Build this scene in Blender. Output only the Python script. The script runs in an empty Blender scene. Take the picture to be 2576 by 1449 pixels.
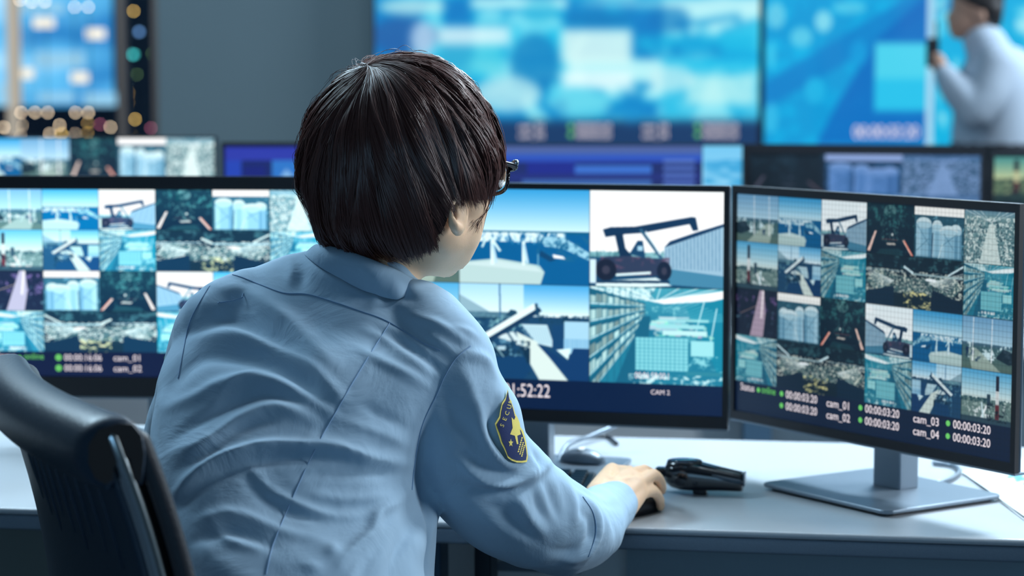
import bpy, bmesh, math, random
import numpy as np
from mathutils import Vector, Matrix, Quaternion
from mathutils.bvhtree import BVHTree
random.seed(7); rng = np.random.default_rng(7)
sc = bpy.context.scene
COL = sc.collection
# ------------------------------------------------------------------ camera
F = 5750.0; CX, CY = 1288.0, 724.5
PITCH = math.atan((CY - 180.0) / F)
CAMZ = 1.30
cam_d = bpy.data.cameras.new('camera'); cam = bpy.data.objects.new('camera', cam_d); COL.objects.link(cam)
cam.location = (0, 0, CAMZ); cam.rotation_euler = (math.pi / 2 - PITCH, 0, 0)
cam_d.sensor_width = 36.0; cam_d.lens = F / 2576.0 * 36.0
cam_d.clip_start = 0.05; cam_d.clip_end = 400
cam_d.dof.use_dof = True; cam_d.dof.focus_distance = 2.50
APER = 0.0168
cam_d.dof.aperture_fstop = cam_d.lens / 1000.0 / APER
sc.camera = cam
# ------------------------------------------------------------------ world, exposure
w = bpy.data.worlds.new('night_air'); sc.world = w; w.use_nodes = True
w.node_tree.nodes['Background'].inputs['Color'].default_value = (0.10, 0.24, 0.42, 1)
w.node_tree.nodes['Background'].inputs['Strength'].default_value = 0.35
sc.view_settings.view_transform = 'Standard'; sc.view_settings.look = 'None'
sc.view_settings.exposure = 0.16; sc.view_settings.gamma = 1.0; sc.view_settings.use_curve_mapping = False
# ------------------------------------------------------------------ ceiling panels of the room and added fill lights
def area(name, loc, target, sx, sy, power, col):
    l = bpy.data.lights.new(name, 'AREA'); l.shape = 'RECTANGLE'; l.size = sx; l.size_y = sy
    l.energy = power; l.color = col
    o = bpy.data.objects.new(name, l); COL.objects.link(o); o.location = loc
    d = Vector(target) - Vector(loc); o.rotation_euler = d.to_track_quat('-Z', 'Y').to_euler()
    return o
area('ceiling_or_fill_light', (1.3, 4.9, 2.9), (0.25, 2.7, 0.7), 1.0, 0.6, 150, (0.66, 0.86, 1.0))
area('ceiling_or_fill_light', (-1.6, 3.9, 2.8), (-0.4, 2.6, 0.9), 1.2, 0.6, 60, (0.60, 0.84, 1.0))
area('ceiling_or_fill_light', (-0.1, -1.2, 1.2), (0.3, 2.9, 0.4), 2.0, 1.0, 13, (0.34, 0.66, 1.0))  # added low fill behind the camera, not a ceiling panel
area('side_fill_light', (1.75, 3.35, 2.9), (0.05, 2.7, 0.85), 0.6, 0.6, 66, (0.84, 0.93, 1.0))  # added fill from the right, brightens the hand and skin
area('side_fill_light', (3.0, 2.42, 1.9), (0.0, 2.45, 1.0), 0.6, 0.9, 46, (0.80, 0.91, 1.0))  # added lower fill from the right for sleeve and hair
area('ceiling_or_fill_light', (0.3, 3.95, 2.9), (0.3, 4.9, 0.5), 1.4, 0.5, 26, (0.8, 0.92, 1.0))  # added to brighten the front panel of the second-row desk
area('ceiling_or_fill_light', (3.3, 8.0, 2.85), (2.0, 8.6, 1.0), 1.2, 0.8, 130, (0.72, 0.88, 1.0))
area('ceiling_or_fill_light', (-1.6, 7.0, 2.85), (-1.2, 9.4, 1.0), 1.4, 0.6, 45, (0.55, 0.80, 1.0))

# ------------------------------------------------------------------ helpers
def lin(c):
    c = np.asarray(c, float) / 255.0
    return np.where(c <= 0.04045, c / 12.92, ((c + 0.055) / 1.055) ** 2.4)
def S(r, g, b):
    v = lin((r, g, b)); return (float(v[0]), float(v[1]), float(v[2]), 1.0)
tp = math.tan(PITCH); cp, sp_ = math.cos(PITCH), math.sin(PITCH)
def at(px, py, Y):
    u = (px - CX) / F; v = (CY - py) / F
    d = Vector((u, cp + v * sp_, -sp_ + v * cp))
    return Vector((0, 0, CAMZ)) + d * (Y / d.y)
def at_z(px, py, z):
    u = (px - CX) / F; v = (CY - py) / F
    d = Vector((u, cp + v * sp_, -sp_ + v * cp))
    return Vector((0, 0, CAMZ)) + d * ((z - CAMZ) / d.z)
def proj(V):
    V = np.asarray(V, float); x = V[:, 0]; y = V[:, 1]; z = V[:, 2] - CAMZ
    fd = y * cp - z * sp_; up = y * sp_ + z * cp
    return CX + F * x / fd, CY - F * up / fd
def nd(m, t, **kw):
    n = m.node_tree.nodes.new(t)
    for k, v in kw.items():
        if k in n.inputs.keys(): n.inputs[k].default_value = v
        else: setattr(n, k, v)
    return n
def mat(name, col, rough=0.5, metal=0.0, noise=0.0, nscale=20.0, bump=0.0, bscale=200.0, spec=0.5, sheen=0.0, trans=0.0, coat=0.0):
    m = bpy.data.materials.new(name); m.use_nodes = True
    b = m.node_tree.nodes['Principled BSDF']; L = m.node_tree.links
    b.inputs['Base Color'].default_value = col; b.inputs['Roughness'].default_value = rough
    b.inputs['Metallic'].default_value = metal; b.inputs['Specular IOR Level'].default_value = spec
    b.inputs['Sheen Weight'].default_value = sheen; b.inputs['Transmission Weight'].default_value = trans
    b.inputs['Coat Weight'].default_value = coat
    tc = nd(m, 'ShaderNodeTexCoord')
    if noise > 0:
        n = nd(m, 'ShaderNodeTexNoise', Scale=nscale, Detail=4.0)
        L.new(tc.outputs['Object'], n.inputs['Vector'])
        mx = nd(m, 'ShaderNodeMix', data_type='RGBA')
        mx.inputs[6].default_value = tuple(c * (1 - noise) for c in col[:3]) + (1,)
        mx.inputs[7].default_value = tuple(min(1, c * (1 + noise)) for c in col[:3]) + (1,)
        L.new(n.outputs['Fac'], mx.inputs[0]); L.new(mx.outputs[2], b.inputs['Base Color'])
    if bump > 0:
        n2 = nd(m, 'ShaderNodeTexNoise', Scale=bscale, Detail=3.0)
        L.new(tc.outputs['Object'], n2.inputs['Vector'])
        bp = nd(m, 'ShaderNodeBump', Strength=bump, Distance=0.002)
        L.new(n2.outputs['Fac'], bp.inputs['Height']); L.new(bp.outputs['Normal'], b.inputs['Normal'])
    return m
def emat(name, col, strength):
    m = bpy.data.materials.new(name); m.use_nodes = True; nt = m.node_tree; nt.nodes.clear()
    e = nt.nodes.new('ShaderNodeEmission'); o = nt.nodes.new('ShaderNodeOutputMaterial')
    e.inputs['Color'].default_value = col; e.inputs['Strength'].default_value = strength
    nt.links.new(e.outputs[0], o.inputs['Surface']); return m
def screen_mat(name, strength, haze=0.0):
    m = bpy.data.materials.new(name); m.use_nodes = True; nt = m.node_tree
    b = nt.nodes['Principled BSDF']; b.inputs['Base Color'].default_value = (0.01, 0.015, 0.02, 1)
    b.inputs['Roughness'].default_value = 0.35; b.inputs['Specular IOR Level'].default_value = 0.25
    a = nt.nodes.new('ShaderNodeVertexColor'); a.layer_name = 'Col'
    nt.links.new(a.outputs['Color'], b.inputs['Emission Color']); b.inputs['Emission Strength'].default_value = strength
    return m

def link(name, me, parent=None, mats=None):
    o = bpy.data.objects.new(name, me); COL.objects.link(o)
    if mats is not None:
        for mm in (mats if isinstance(mats, (list, tuple)) else [mats]): me.materials.append(mm)
    if parent is not None: o.parent = parent
    return o
def raw(name, V, Fc, mats, parent=None, smooth=True, mi=None):
    me = bpy.data.meshes.new(name); me.from_pydata([tuple(v) for v in V], [], [tuple(f) for f in Fc]); me.update()
    o = link(name, me, parent, mats)
    if smooth: me.polygons.foreach_set('use_smooth', [True] * len(me.polygons))
    if mi is not None: me.polygons.foreach_set('material_index', mi)
    return o
def from_bm(name, bm, mats, parent=None, smooth=False, bevel=0.0, seg=2):
    bmesh.ops.recalc_face_normals(bm, faces=bm.faces)
    me = bpy.data.meshes.new(name); bm.to_mesh(me); bm.free()
    o = link(name, me, parent, mats)
    if smooth: me.polygons.foreach_set('use_smooth', [True] * len(me.polygons))
    if bevel > 0:
        b = o.modifiers.new('bevel', 'BEVEL'); b.width = bevel; b.segments = seg; b.limit_method = 'ANGLE'; b.angle_limit = 0.6
        me.polygons.foreach_set('use_smooth', [True] * len(me.polygons))
        o.modifiers.new('wn', 'WEIGHTED_NORMAL')
    return o
def bx(bm, x0, x1, y0, y1, z0, z1, M=None, mi=0):
    vs = [bm.verts.new(p) for p in ((x0,y0,z0),(x1,y0,z0),(x1,y1,z0),(x0,y1,z0),(x0,y0,z1),(x1,y0,z1),(x1,y1,z1),(x0,y1,z1))]
    if M is not None:
        for v in vs: v.co = M @ v.co
    for f in ((0,3,2,1),(4,5,6,7),(0,1,5,4),(1,2,6,5),(2,3,7,6),(3,0,4,7)):
        fc = bm.faces.new([vs[i] for i in f]); fc.material_index = mi
    return vs
def prism(bm, pts, z0, z1, M=None):
    a = [bm.verts.new((p[0], p[1], z0)) for p in pts]; b = [bm.verts.new((p[0], p[1], z1)) for p in pts]
    if M is not None:
        for v in a + b: v.co = M @ v.co
    bm.faces.new(a[::-1]); bm.faces.new(b); n = len(pts)
    for i in range(n): bm.faces.new((a[i], a[(i+1) % n], b[(i+1) % n], b[i]))
def box(name, x0, x1, y0, y1, z0, z1, m, parent=None, bevel=0.0, seg=2):
    bm = bmesh.new(); bx(bm, x0, x1, y0, y1, z0, z1); return from_bm(name, bm, m, parent, bevel=bevel, seg=seg)
def empty(name, loc=(0,0,0), rz=0.0):
    o = bpy.data.objects.new(name, None); COL.objects.link(o); o.location = loc; o.rotation_euler = (0, 0, rz)
    o.empty_display_size = 0.1; return o
def tag(o, label, cat, group=None):
    o['label'] = label; o['category'] = cat
    if group: o['group'] = group
    return o
def struct(o): o['kind'] = 'structure'; return o
# --- splines, tubes, ellipsoids as plain arrays (V, F)
def catmull(P, n=8):
    P = [np.asarray(p, float) for p in P]
    if len(P) < 3: return [P[0] + (P[-1] - P[0]) * t for t in np.linspace(0, 1, n + 1)]
    out = []; E = [2 * P[0] - P[1]] + P + [2 * P[-1] - P[-2]]
    for i in range(1, len(E) - 2):
        a, b, c, d = E[i-1:i+3]
        for k in range(n):
            t = k / n
            out.append(0.5 * ((2*b) + (-a+c)*t + (2*a-5*b+4*c-d)*t*t + (-a+3*b-3*c+d)*t**3))
    out.append(P[-1]); return out
def tube(P, R, seg=16, n=6, caps=True, flat=1.0, up=None):
    """swept tube, round caps; P points, R radii"""
    Q = catmull([tuple(p) + (r,) for p, r in zip([tuple(p) for p in P], R)], n)
    Q = np.array(Q); C = Q[:, :3]; r = np.maximum(Q[:, 3], 1e-5)
    T = np.gradient(C, axis=0); T /= np.linalg.norm(T, axis=1)[:, None] + 1e-12
    if caps:
        pre = []; pr = []
        for a in (80, 55, 30):
            s = math.radians(a); pre.append(C[0] - T[0] * r[0] * math.sin(s)); pr.append(r[0] * math.cos(s))
        post = []; qr = []
        for a in (30, 55, 80):
            s = math.radians(a); post.append(C[-1] + T[-1] * r[-1] * math.sin(s)); qr.append(r[-1] * math.cos(s))
        C = np.vstack([pre, C, post]); r = np.concatenate([pr, r, qr]); T = np.vstack([[T[0]]*3, T, [T[-1]]*3])
    u = np.array(up if up is not None else (0, 0, 1.0), float)
    if abs(np.dot(u, T[0])) > 0.95: u = np.array((1.0, 0, 0))
    V = []; 
    for i in range(len(C)):
        u = u - T[i] * np.dot(u, T[i]); u /= np.linalg.norm(u); v = np.cross(T[i], u)
        for k in range(seg):
            a = 2 * math.pi * k / seg
            V.append(C[i] + r[i] * (math.cos(a) * v + math.sin(a) * u * flat))
    Fc = []; m = len(C)
    for i in range(m - 1):
        for k in range(seg):
            k2 = (k + 1) % seg
            Fc.append((i*seg+k, i*seg+k2, (i+1)*seg+k2, (i+1)*seg+k))
    Fc.append(tuple(range(seg))[::-1]); Fc.append(tuple((m-1)*seg + k for k in range(seg)))
    return V, Fc
def loft(rings, close=True):
    seg = len(rings[0]); V = [p for r in rings for p in r]; Fc = []
    for i in range(len(rings) - 1):
        for k in range(seg):
            k2 = (k + 1) % seg
            Fc.append((i*seg+k, i*seg+k2, (i+1)*seg+k2, (i+1)*seg+k))
    if close:
        Fc.append(tuple(range(seg))[::-1]); Fc.append(tuple((len(rings)-1)*seg + k for k in range(seg)))
    return V, Fc
def ellipsoid(c, ax, ay, az, nu=20, nv=12):
    c = np.asarray(c, float); ax = np.asarray(ax, float); ay = np.asarray(ay, float); az = np.asarray(az, float)
    V = [c - az]
    for j in range(1, nv):
        ph = -math.pi/2 + math.pi * j / nv
        for k in range(nu):
            a = 2*math.pi*k/nu
            V.append(c + math.cos(ph)*(math.cos(a)*ax + math.sin(a)*ay) + math.sin(ph)*az)
    V.append(c + az); Fc = []
    for k in range(nu): Fc.append((0, 1+(k+1) % nu, 1+k))
    for j in range(nv-2):
        for k in range(nu):
            a = 1+j*nu+k; b = 1+j*nu+(k+1) % nu; Fc.append((a, b, b+nu, a+nu))
    for k in range(nu): Fc.append((len(V)-1, 1+(nv-2)*nu+k, 1+(nv-2)*nu+(k+1) % nu))
    return V, Fc
def joinVF(parts):
    V = []; Fc = []
    for v, f in parts:
        o = len(V); V += list(v); Fc += [tuple(i + o for i in g) for g in f]
    return V, Fc
def fused(parts, voxel, smooth=3, fac=0.5):
    """union of closed shapes -> one continuous surface; returns numpy V, quad list"""
    V, Fc = joinVF(parts)
    me = bpy.data.meshes.new('tmp'); me.from_pydata([tuple(v) for v in V], [], Fc); me.update()
    bm = bmesh.new(); bm.from_mesh(me)
    bmesh.ops.recalc_face_normals(bm, faces=bm.faces); bm.to_mesh(me); bm.free()
    o = bpy.data.objects.new('tmp', me); COL.objects.link(o)
    r = o.modifiers.new('r', 'REMESH'); r.mode = 'VOXEL'; r.voxel_size = voxel; r.adaptivity = 0
    if smooth:
        s = o.modifiers.new('s', 'SMOOTH'); s.factor = fac; s.iterations = smooth
    dg = bpy.context.evaluated_depsgraph_get(); ev = o.evaluated_get(dg)
    m2 = bpy.data.meshes.new_from_object(ev, depsgraph=dg)
    bpy.data.objects.remove(o); bpy.data.meshes.remove(me)
    return m2
def edges_of(me):
    e = np.empty(len(me.edges)*2, np.int32); me.edges.foreach_get('vertices', e); return e.reshape(-1, 2)
def relax(e, X, n, w=None, f=0.5):
    X = np.array(X, float); one = X.ndim == 1; X = X[:, None] if one else X
    deg = np.bincount(e.ravel(), minlength=len(X)).astype(float)[:, None]; deg[deg == 0] = 1
    for _ in range(n):
        s = np.zeros_like(X)
        for k in range(X.shape[1]):
            s[:, k] = np.bincount(e[:, 0], X[e[:, 1], k], len(X)) + np.bincount(e[:, 1], X[e[:, 0], k], len(X))
        d = (s/deg - X)*f; X = X + (d if w is None else d*w[:, None])
    return X[:, 0] if one else X
def mverts(me):
    a = np.empty(len(me.vertices) * 3); me.vertices.foreach_get('co', a); return a.reshape(-1, 3)
def mnorm(me):
    a = np.empty(len(me.vertices) * 3); me.vertices.foreach_get('normal', a); return a.reshape(-1, 3)
def setv(me, V): me.vertices.foreach_set('co', np.asarray(V, float).ravel()); me.update()
def textmesh(s, size=1.0, align='LEFT'):
    cu = bpy.data.curves.new('t', 'FONT'); cu.body = s; cu.size = size; cu.align_x = align; cu.resolution_u = 3
    o = bpy.data.objects.new('t', cu); COL.objects.link(o)
    dg = bpy.context.evaluated_depsgraph_get(); me = bpy.data.meshes.new_from_object(o.evaluated_get(dg), depsgraph=dg)
    V = [tuple(v.co) for v in me.vertices]; Fc = [tuple(p.vertices) for p in me.polygons]
    bpy.data.objects.remove(o); bpy.data.curves.remove(cu); bpy.data.meshes.remove(me)
    return V, Fc
# ------------------------------------------------------------------ materials
m_black = mat('black_plastic', S(9, 17, 30), 0.4, bump=0.05, bscale=900)
m_bezel = mat('bezel_plastic', S(4, 10, 22), 0.5, bump=0.04, bscale=800)
m_silver = mat('silver_plastic', S(116, 130, 143), 0.34, 0.35, bump=0.05, bscale=600)
m_desk = mat('desk_laminate', S(182, 188, 194), 0.30, noise=0.03, nscale=120, bump=0.08, bscale=700)
m_deskedge = mat('desk_edge_laminate', S(120, 135, 150), 0.55, noise=0.12, nscale=500, bump=0.2, bscale=700)
m_panel = mat('grey_panel', S(140, 160, 172), 0.6, noise=0.05)
m_lightpanel = mat('light_grey_panel', S(222, 226, 228), 0.55, noise=0.03)
m_legblue = mat('painted_steel', S(70, 100, 125), 0.45, 0.2)
m_wall = mat('wall_paint', S(112, 128, 134), 0.85, noise=0.06, nscale=1.5, bump=0.1, bscale=60)
m_floor = mat('floor_carpet', S(60, 72, 84), 0.9, noise=0.2, nscale=90, bump=0.3, bscale=300)
m_ceil = mat('ceiling_tiles', S(130, 140, 146), 0.9, noise=0.04, nscale=6)
m_frame = mat('window_frame_metal', S(120, 105, 98), 0.5, 0.3)
m_leather = mat('chair_leather', S(30, 48, 66), 0.42, bump=0.25, bscale=260, spec=0.5)
m_chrome = mat('chair_chrome', S(190, 200, 205), 0.18, 1.0)
m_skin = mat('skin', S(240, 200, 164), 0.5, noise=0.05, nscale=40, bump=0.08, bscale=350)
m_skin.node_tree.nodes['Principled BSDF'].inputs['Subsurface Weight'].default_value = 0.15
m_skin.node_tree.nodes['Principled BSDF'].inputs['Subsurface Radius'].default_value = (0.02, 0.008, 0.004)
m_shirt = mat('shirt_cotton', S(158, 186, 208), 0.92, noise=0.02, nscale=30, bump=0.05, bscale=2600, spec=0.15, sheen=0.08)
_nt = m_shirt.node_tree; _tc = _nt.nodes.new('ShaderNodeTexCoord'); _n = nd(m_shirt, 'ShaderNodeTexNoise', Scale=13.0, Detail=5.0, Distortion=1.4)
_nt.links.new(_tc.outputs['Object'], _n.inputs['Vector']); _bp = nd(m_shirt, 'ShaderNodeBump', Strength=0.30, Distance=0.010)
_pb = _nt.nodes['Principled BSDF']; _old = _pb.inputs['Normal'].links[0].from_socket
_nt.links.new(_n.outputs['Fac'], _bp.inputs['Height']); _nt.links.new(_old, _bp.inputs['Normal']); _nt.links.new(_bp.outputs['Normal'], _pb.inputs['Normal'])
m_seam = mat('shirt_stitching', S(134, 164, 196), 0.85, spec=0.2)
m_white = mat('white_text_print', S(235, 235, 235), 0.6)
m_paper = mat('paper', S(214, 220, 222), 0.8, noise=0.01)
m_trouser = mat('navy_trousers', S(18, 22, 32), 0.8, bump=0.1)
m_glass = bpy.data.materials.new('clear_glass'); m_glass.use_nodes = True
_b = m_glass.node_tree.nodes['Principled BSDF']; _b.inputs['Transmission Weight'].default_value = 1.0
_b.inputs['Roughness'].default_value = 0.0; _b.inputs['IOR'].default_value = 1.45; _b.inputs['Base Color'].default_value = (0.95, 0.98, 1, 1)
t_white = emat('text_white', S(238, 228, 235), 1.0)
t_green = emat('text_green', S(110, 205, 110), 0.9)
# ================================================================== the room
YB = 9.7       # back wall
DZ = CAMZ - 0.563   # desk height
struct(box('floor', -5.5, 5.5, -2.5, YB + 0.2, -0.1, 0.0, m_floor))
struct(box('ceiling', -5.5, 5.5, -2.5, YB + 0.2, 3.0, 3.1, m_ceil))
struct(box('wall_right', 5.5, 5.6, -2.5, YB + 0.2, 0, 3.0, m_wall))
struct(box('wall_left', -5.6, -5.5, -2.5, YB + 0.2, 0, 3.0, m_wall))
struct(box('wall_front', -5.5, 5.5, -2.6, -2.5, 0, 3.0, m_wall))
wx = at(398, 200, YB).x                     # right jamb of the window
bm = bmesh.new()
bx(bm, wx, 5.5, YB, YB + 0.2, 0, 3.0); bx(bm, -5.5, wx, YB, YB + 0.2, 0, 0.75)
bx(bm, -5.5, -5.2, YB, YB + 0.2, 0.75, 3.0); bx(bm, -5.2, wx, YB, YB + 0.2, 2.8, 3.0)
struct(from_bm('wall_back', bm, m_wall))
win = struct(empty('window_1', (wx, YB + 0.08, 0.75)))
bm = bmesh.new()
bx(bm, -0.03, 0, -0.06, 0.06, 0, 2.05); bx(bm, -5.2 - wx, 0, -0.06, 0.06, 0, 0.05); bx(bm, -5.2 - wx, 0, -0.06, 0.06, 2.0, 2.05)
bx(bm, -5.2 - wx, -5.15 - wx, -0.06, 0.06, 0, 2.05)
from_bm('window_frame', bm, m_frame, win, bevel=0.004)
mxp = at(302, 200, YB).x - wx
for xx in (mxp, mxp - 1.3, mxp - 2.2):
    box('mullion', xx - 0.017, xx + 0.017, -0.06, 0.06, 0.05, 2.0, m_frame, win, bevel=0.004)
prev = 0
for xx in (mxp, mxp - 1.3, mxp - 2.2):
    box('window_pane', xx + 0.023, prev - 0.031, -0.004, 0.004, 0.052, 1.998, m_glass, win); prev = xx + 0.008
# ---- the city outside the window, at night
e_fac = bpy.data.materials.new('lit_facade'); e_fac.use_nodes = True
nt = e_fac.node_tree; b = nt.nodes['Principled BSDF']; b.inputs['Base Color'].default_value = S(60, 90, 120); b.inputs['Roughness'].default_value = 0.4
tc = nd(e_fac, 'ShaderNodeTexCoord'); ns = nd(e_fac, 'ShaderNodeTexNoise', Scale=0.55, Detail=2.0)
mp = nd(e_fac, 'ShaderNodeMapping'); mp.inputs['Scale'].default_value = (0.8, 1, 1.6)
rp = nd(e_fac, 'ShaderNodeValToRGB'); rp.color_ramp.elements[0].position = 0.36; rp.color_ramp.elements[0].color = S(30, 112, 172)
rp.color_ramp.elements[1].position = 0.66; rp.color_ramp.elements[1].color = S(172, 214, 234)
_e = rp.color_ramp.elements.new(0.5); _e.color = S(84, 168, 212)
nt.links.new(tc.outputs['Object'], mp.inputs[0]); nt.links.new(mp.outputs[0], ns.inputs['Vector'])
nt.links.new(ns.outputs['Fac'], rp.inputs[0]); nt.links.new(rp.outputs[0], b.inputs['Emission Color']); b.inputs['Emission Strength'].default_value = 1.3
m_dark = mat('dark_concrete', S(28, 52, 80), 0.8)
DB = 34.0
p0 = at(-260, 358, DB); p1 = at(286, 358, DB)
bd = empty('office_building', (p0.x, DB, 0)); tag(bd, 'tall office tower with glowing blue glass facade, outside the left window', 'building')
wB = p1.x - p0.x
box('facade', 0, wB, 0, 0.08, -6, 9, e_fac, bd); box('tower_body', 0, wB, 0.081, 6, -6, 9, m_dark, bd)
zp = at(0, 268, DB - .3).z; box('podium', -0.5, wB + .1, -0.35, -0.02, -6, zp, m_dark, bd)
e_warm = emat('warm_window_light', S(255, 244, 222), 1.15)
for (px, py, hw, hh) in ((110, 57, 24, 12), (240, 85, 22, 12), (60, 185, 24, 12), (200, 195, 20, 12)):
    c = at(px, py, DB - 0.1); k = DB / F
    box('lit_window', c.x - p0.x - hw*k, c.x - p0.x + hw*k, -0.14, -0.04, c.z - hh*k, c.z + hh*k, e_warm, bd)
e_pale = emat('pale_window_light', S(150, 205, 235), 1.0)
for (px, py, hw, hh) in ((30, 120, 16, 110), (150, 150, 60, 20), (250, 250, 40, 16), (140, 245, 44, 12), (100, 20, 60, 12), (10, 240, 20, 30)):
    c = at(px, py, DB - 0.1); k = DB / F
    box('window_band', c.x - p0.x - hw*k, c.x - p0.x + hw*k, -0.09, -0.03, c.z - hh*k, c.z + hh*k, e_pale, bd)
m_warmc = mat('sandstone_column', S(215, 185, 150), 0.8)
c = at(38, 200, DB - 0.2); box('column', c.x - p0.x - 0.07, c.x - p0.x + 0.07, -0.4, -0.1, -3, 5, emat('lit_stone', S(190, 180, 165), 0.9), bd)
q0 = at(286, 358, DB + 6.5); q1 = at(470, 358, DB + 6.5)
bd2 = box('office_building', 0.02, q1.x - q0.x, 0, 6, -6, 12, m_dark); bd2.location = (q0.x, DB + 6.5, 0)
tag(bd2, 'dark unlit tower beside the glowing facade, outside the left window', 'building')
struct(box('ground_outside', -40, 40, YB + 3, 90, -8.2, -8, m_dark))
cols = {'w': (S(255, 226, 190), 15.0), 'y': (S(250, 205, 110), 13), 'r': (S(200, 110, 140), 8.0), 't': (S(70, 200, 200), 7.0), 'b': (S(110, 160, 220), 3.5), 'g': (S(120, 160, 100), 5.0)}
cm = {k: emat('street_light_' + k, v[0], v[1]) for k, v in cols.items()}
LT = [(10,320,'w'),(53,283,'w'),(88,283,'w'),(120,283,'w'),(55,315,'w'),(150,315,'w'),(190,283,'w'),(222,283,'w'),(222,310,'y'),(125,337,'w'),
 (155,337,'y'),(190,337,'w'),(222,335,'y'),(252,313,'r'),(322,233,'y'),(322,255,'y'),(322,275,'y'),(340,300,'y'),(322,325,'y'),(380,322,'r'),(278,320,'w'),
 (336,28,'y'),(336,137,'t'),(350,80,'b'),(383,135,'g'),(345,187,'g'),(50,0,'w'),(80,5,'w'),(113,4,'w'),(188,18,'w'),(222,18,'w'),(53,340,'w'),(340,342,'y'),(10,345,'w')]
poles = {}
nm = {'w': 'warm white', 'y': 'amber', 'r': 'dim reddish', 't': 'bright teal', 'b': 'pale blue', 'g': 'dim green'}
for i, (px, py, k) in enumerate(LT):
    DL = 29.0 + 0.13*i; c = at(px, py, DL)
    r = 0.014 if k != 't' and k != 'b' else 0.03
    V, Fc = ellipsoid((0,0,0), (r,0,0), (0,r,0), (0,0,r), 10, 8)
    o = empty('street_lamp', (c.x, c.y, -8.0)); hd = raw('lamp_head', V, Fc, cm[k], o); hd.location = (0, 0, c.z + 8.0)
    box('pole', -.006, .006, .0, .012, 0.0, c.z + 8.0 - r*.9, m_dark, o)
    g = nm[k] + ' city lights outside the window'
    if k in 'wy': tag(o, ('blurred %s round light of the night city seen through the left window' % nm[k]), 'lamp', g)
    elif k in 'tb': tag(o, 'larger %s round city light glowing beside the window mullion' % nm[k], 'light')
    elif k == 'r': tag(o, ('dim reddish round city light left of the window mullion' if px < 300 else 'dim reddish round city light at the window right edge'), 'light')
    else: tag(o, ('dim green round city light at the window right edge' if px > 360 else 'dim green round city light right of the mullion, lower one'), 'light')
# ================================================================== front desk (turned about 9.5 degrees)
A = at_z(0, 1277, DZ); B = at_z(2576, 1358, DZ)
du = (B - A); du.z = 0; du.normalize(); yaw_d = math.atan2(du.y, du.x)
desk = empty('desk', (A.x, A.y, 0), yaw_d); tag(desk, 'long white-topped desk the person in the blue shirt leans on', 'desk')
# local frame: x along front edge, y away
def rounded_top(x0, x1, y0, y1, z0, z1):
    bm = bmesh.new(); bx(bm, x0, x1, y0, y1, z0, z1); return bm
dt = from_bm('desktop', rounded_top(-1.3, 2.6, 0, 0.70, DZ - 0.009, DZ), m_desk, desk, bevel=0.004, seg=3)
box('desk_edge', -1.3, 2.6, 0.001, 0.70, DZ - 0.029, DZ - 0.0092, m_deskedge, desk, bevel=0.004)
def desk_local(px, py, dd):
    p = at(px, py, dd) - Vector((A.x, A.y, 0)); c, s = math.cos(-yaw_d), math.sin(-yaw_d)
    return c * p.x - s * p.y, s * p.x + c * p.y
box('modesty_panel', -1.25, 0.48, 0.34, 0.36, 0.08, DZ - 0.035, mat('olive_grey_panel', S(120, 128, 124), 0.7), desk)
box('modesty_panel', 0.78, 2.55, 0.34, 0.36, 0.05, DZ - 0.035, m_panel, desk)
for (pa, pb, m_) in ((1074, 1128, m_legblue), (1212, 1255, mat('dark_steel', S(34, 46, 58), 0.4, 0.3))):
    xa, _ = desk_local(pa, 1400, 3.05); xb, _ = desk_local(pb, 1400, 3.05)
    box('leg', xa, xb, 0.16, 0.22, 0.0, DZ - 0.03, m_, desk, bevel=0.004)
for xa in (-1.22, 2.45): box('leg', xa, xa + 0.05, 0.05, 0.62, 0, DZ - 0.03, m_legblue, desk, bevel=0.004)
xa, _ = desk_local(1100, 1400, 3.4); xb, _ = desk_local(1235, 1400, 3.4)
cab = empty('drawer_cabinet', desk.matrix_basis @ Vector((0, 0, 0)), yaw_d)
cab.location = (A.x, A.y, 0)
box('carcass', xa, xb + 0.28, 0.42, 0.66, 0.0, DZ - 0.06, m_lightpanel, cab, bevel=0.004)
for k in range(3):
    dr = box('drawer', xa + 0.008, xb + 0.272, 0.40, 0.4195, 0.03 + 0.21*k, 0.225 + 0.21*k, m_lightpanel, cab, bevel=0.003)
    box('handle', xa + 0.12, xb + 0.16, 0.385, 0.3995, 0.17 + 0.21*k, 0.182 + 0.21*k, m_silver, dr)
tag(cab, 'pale grey drawer cabinet under the desk behind the arm', 'cabinet')
# ================================================================== second-row desk
desk2 = empty('desk', (0, 5.0, 0), math.radians(-3)); tag(desk2, 'grey second-row desk behind the front monitors', 'desk')
box('desktop', -2.6, 2.6, -0.25, 0.5, DZ - 0.03, DZ, m_desk, desk2, bevel=0.003)
x14 = at(1395, 1090, 4.9).x; x187 = at(1868, 1090, 4.9).x
box('modesty_panel', -2.55, x187, -0.12, -0.10, 0.04, DZ - 0.031, m_lightpanel, desk2)
box('modesty_panel', x187 + 0.001, 2.55, -0.10, -0.08, 0.04, DZ - 0.031, m_panel, desk2)
box('leg', x187, x187 + 0.06, -0.2, -0.121, 0, DZ - 0.031, m_legblue, desk2, bevel=0.003)
for xa in (-2.5, 2.4): box('leg', xa, xa + 0.06, -0.2, -0.13, 0, DZ - 0.031, m_legblue, desk2)
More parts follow.
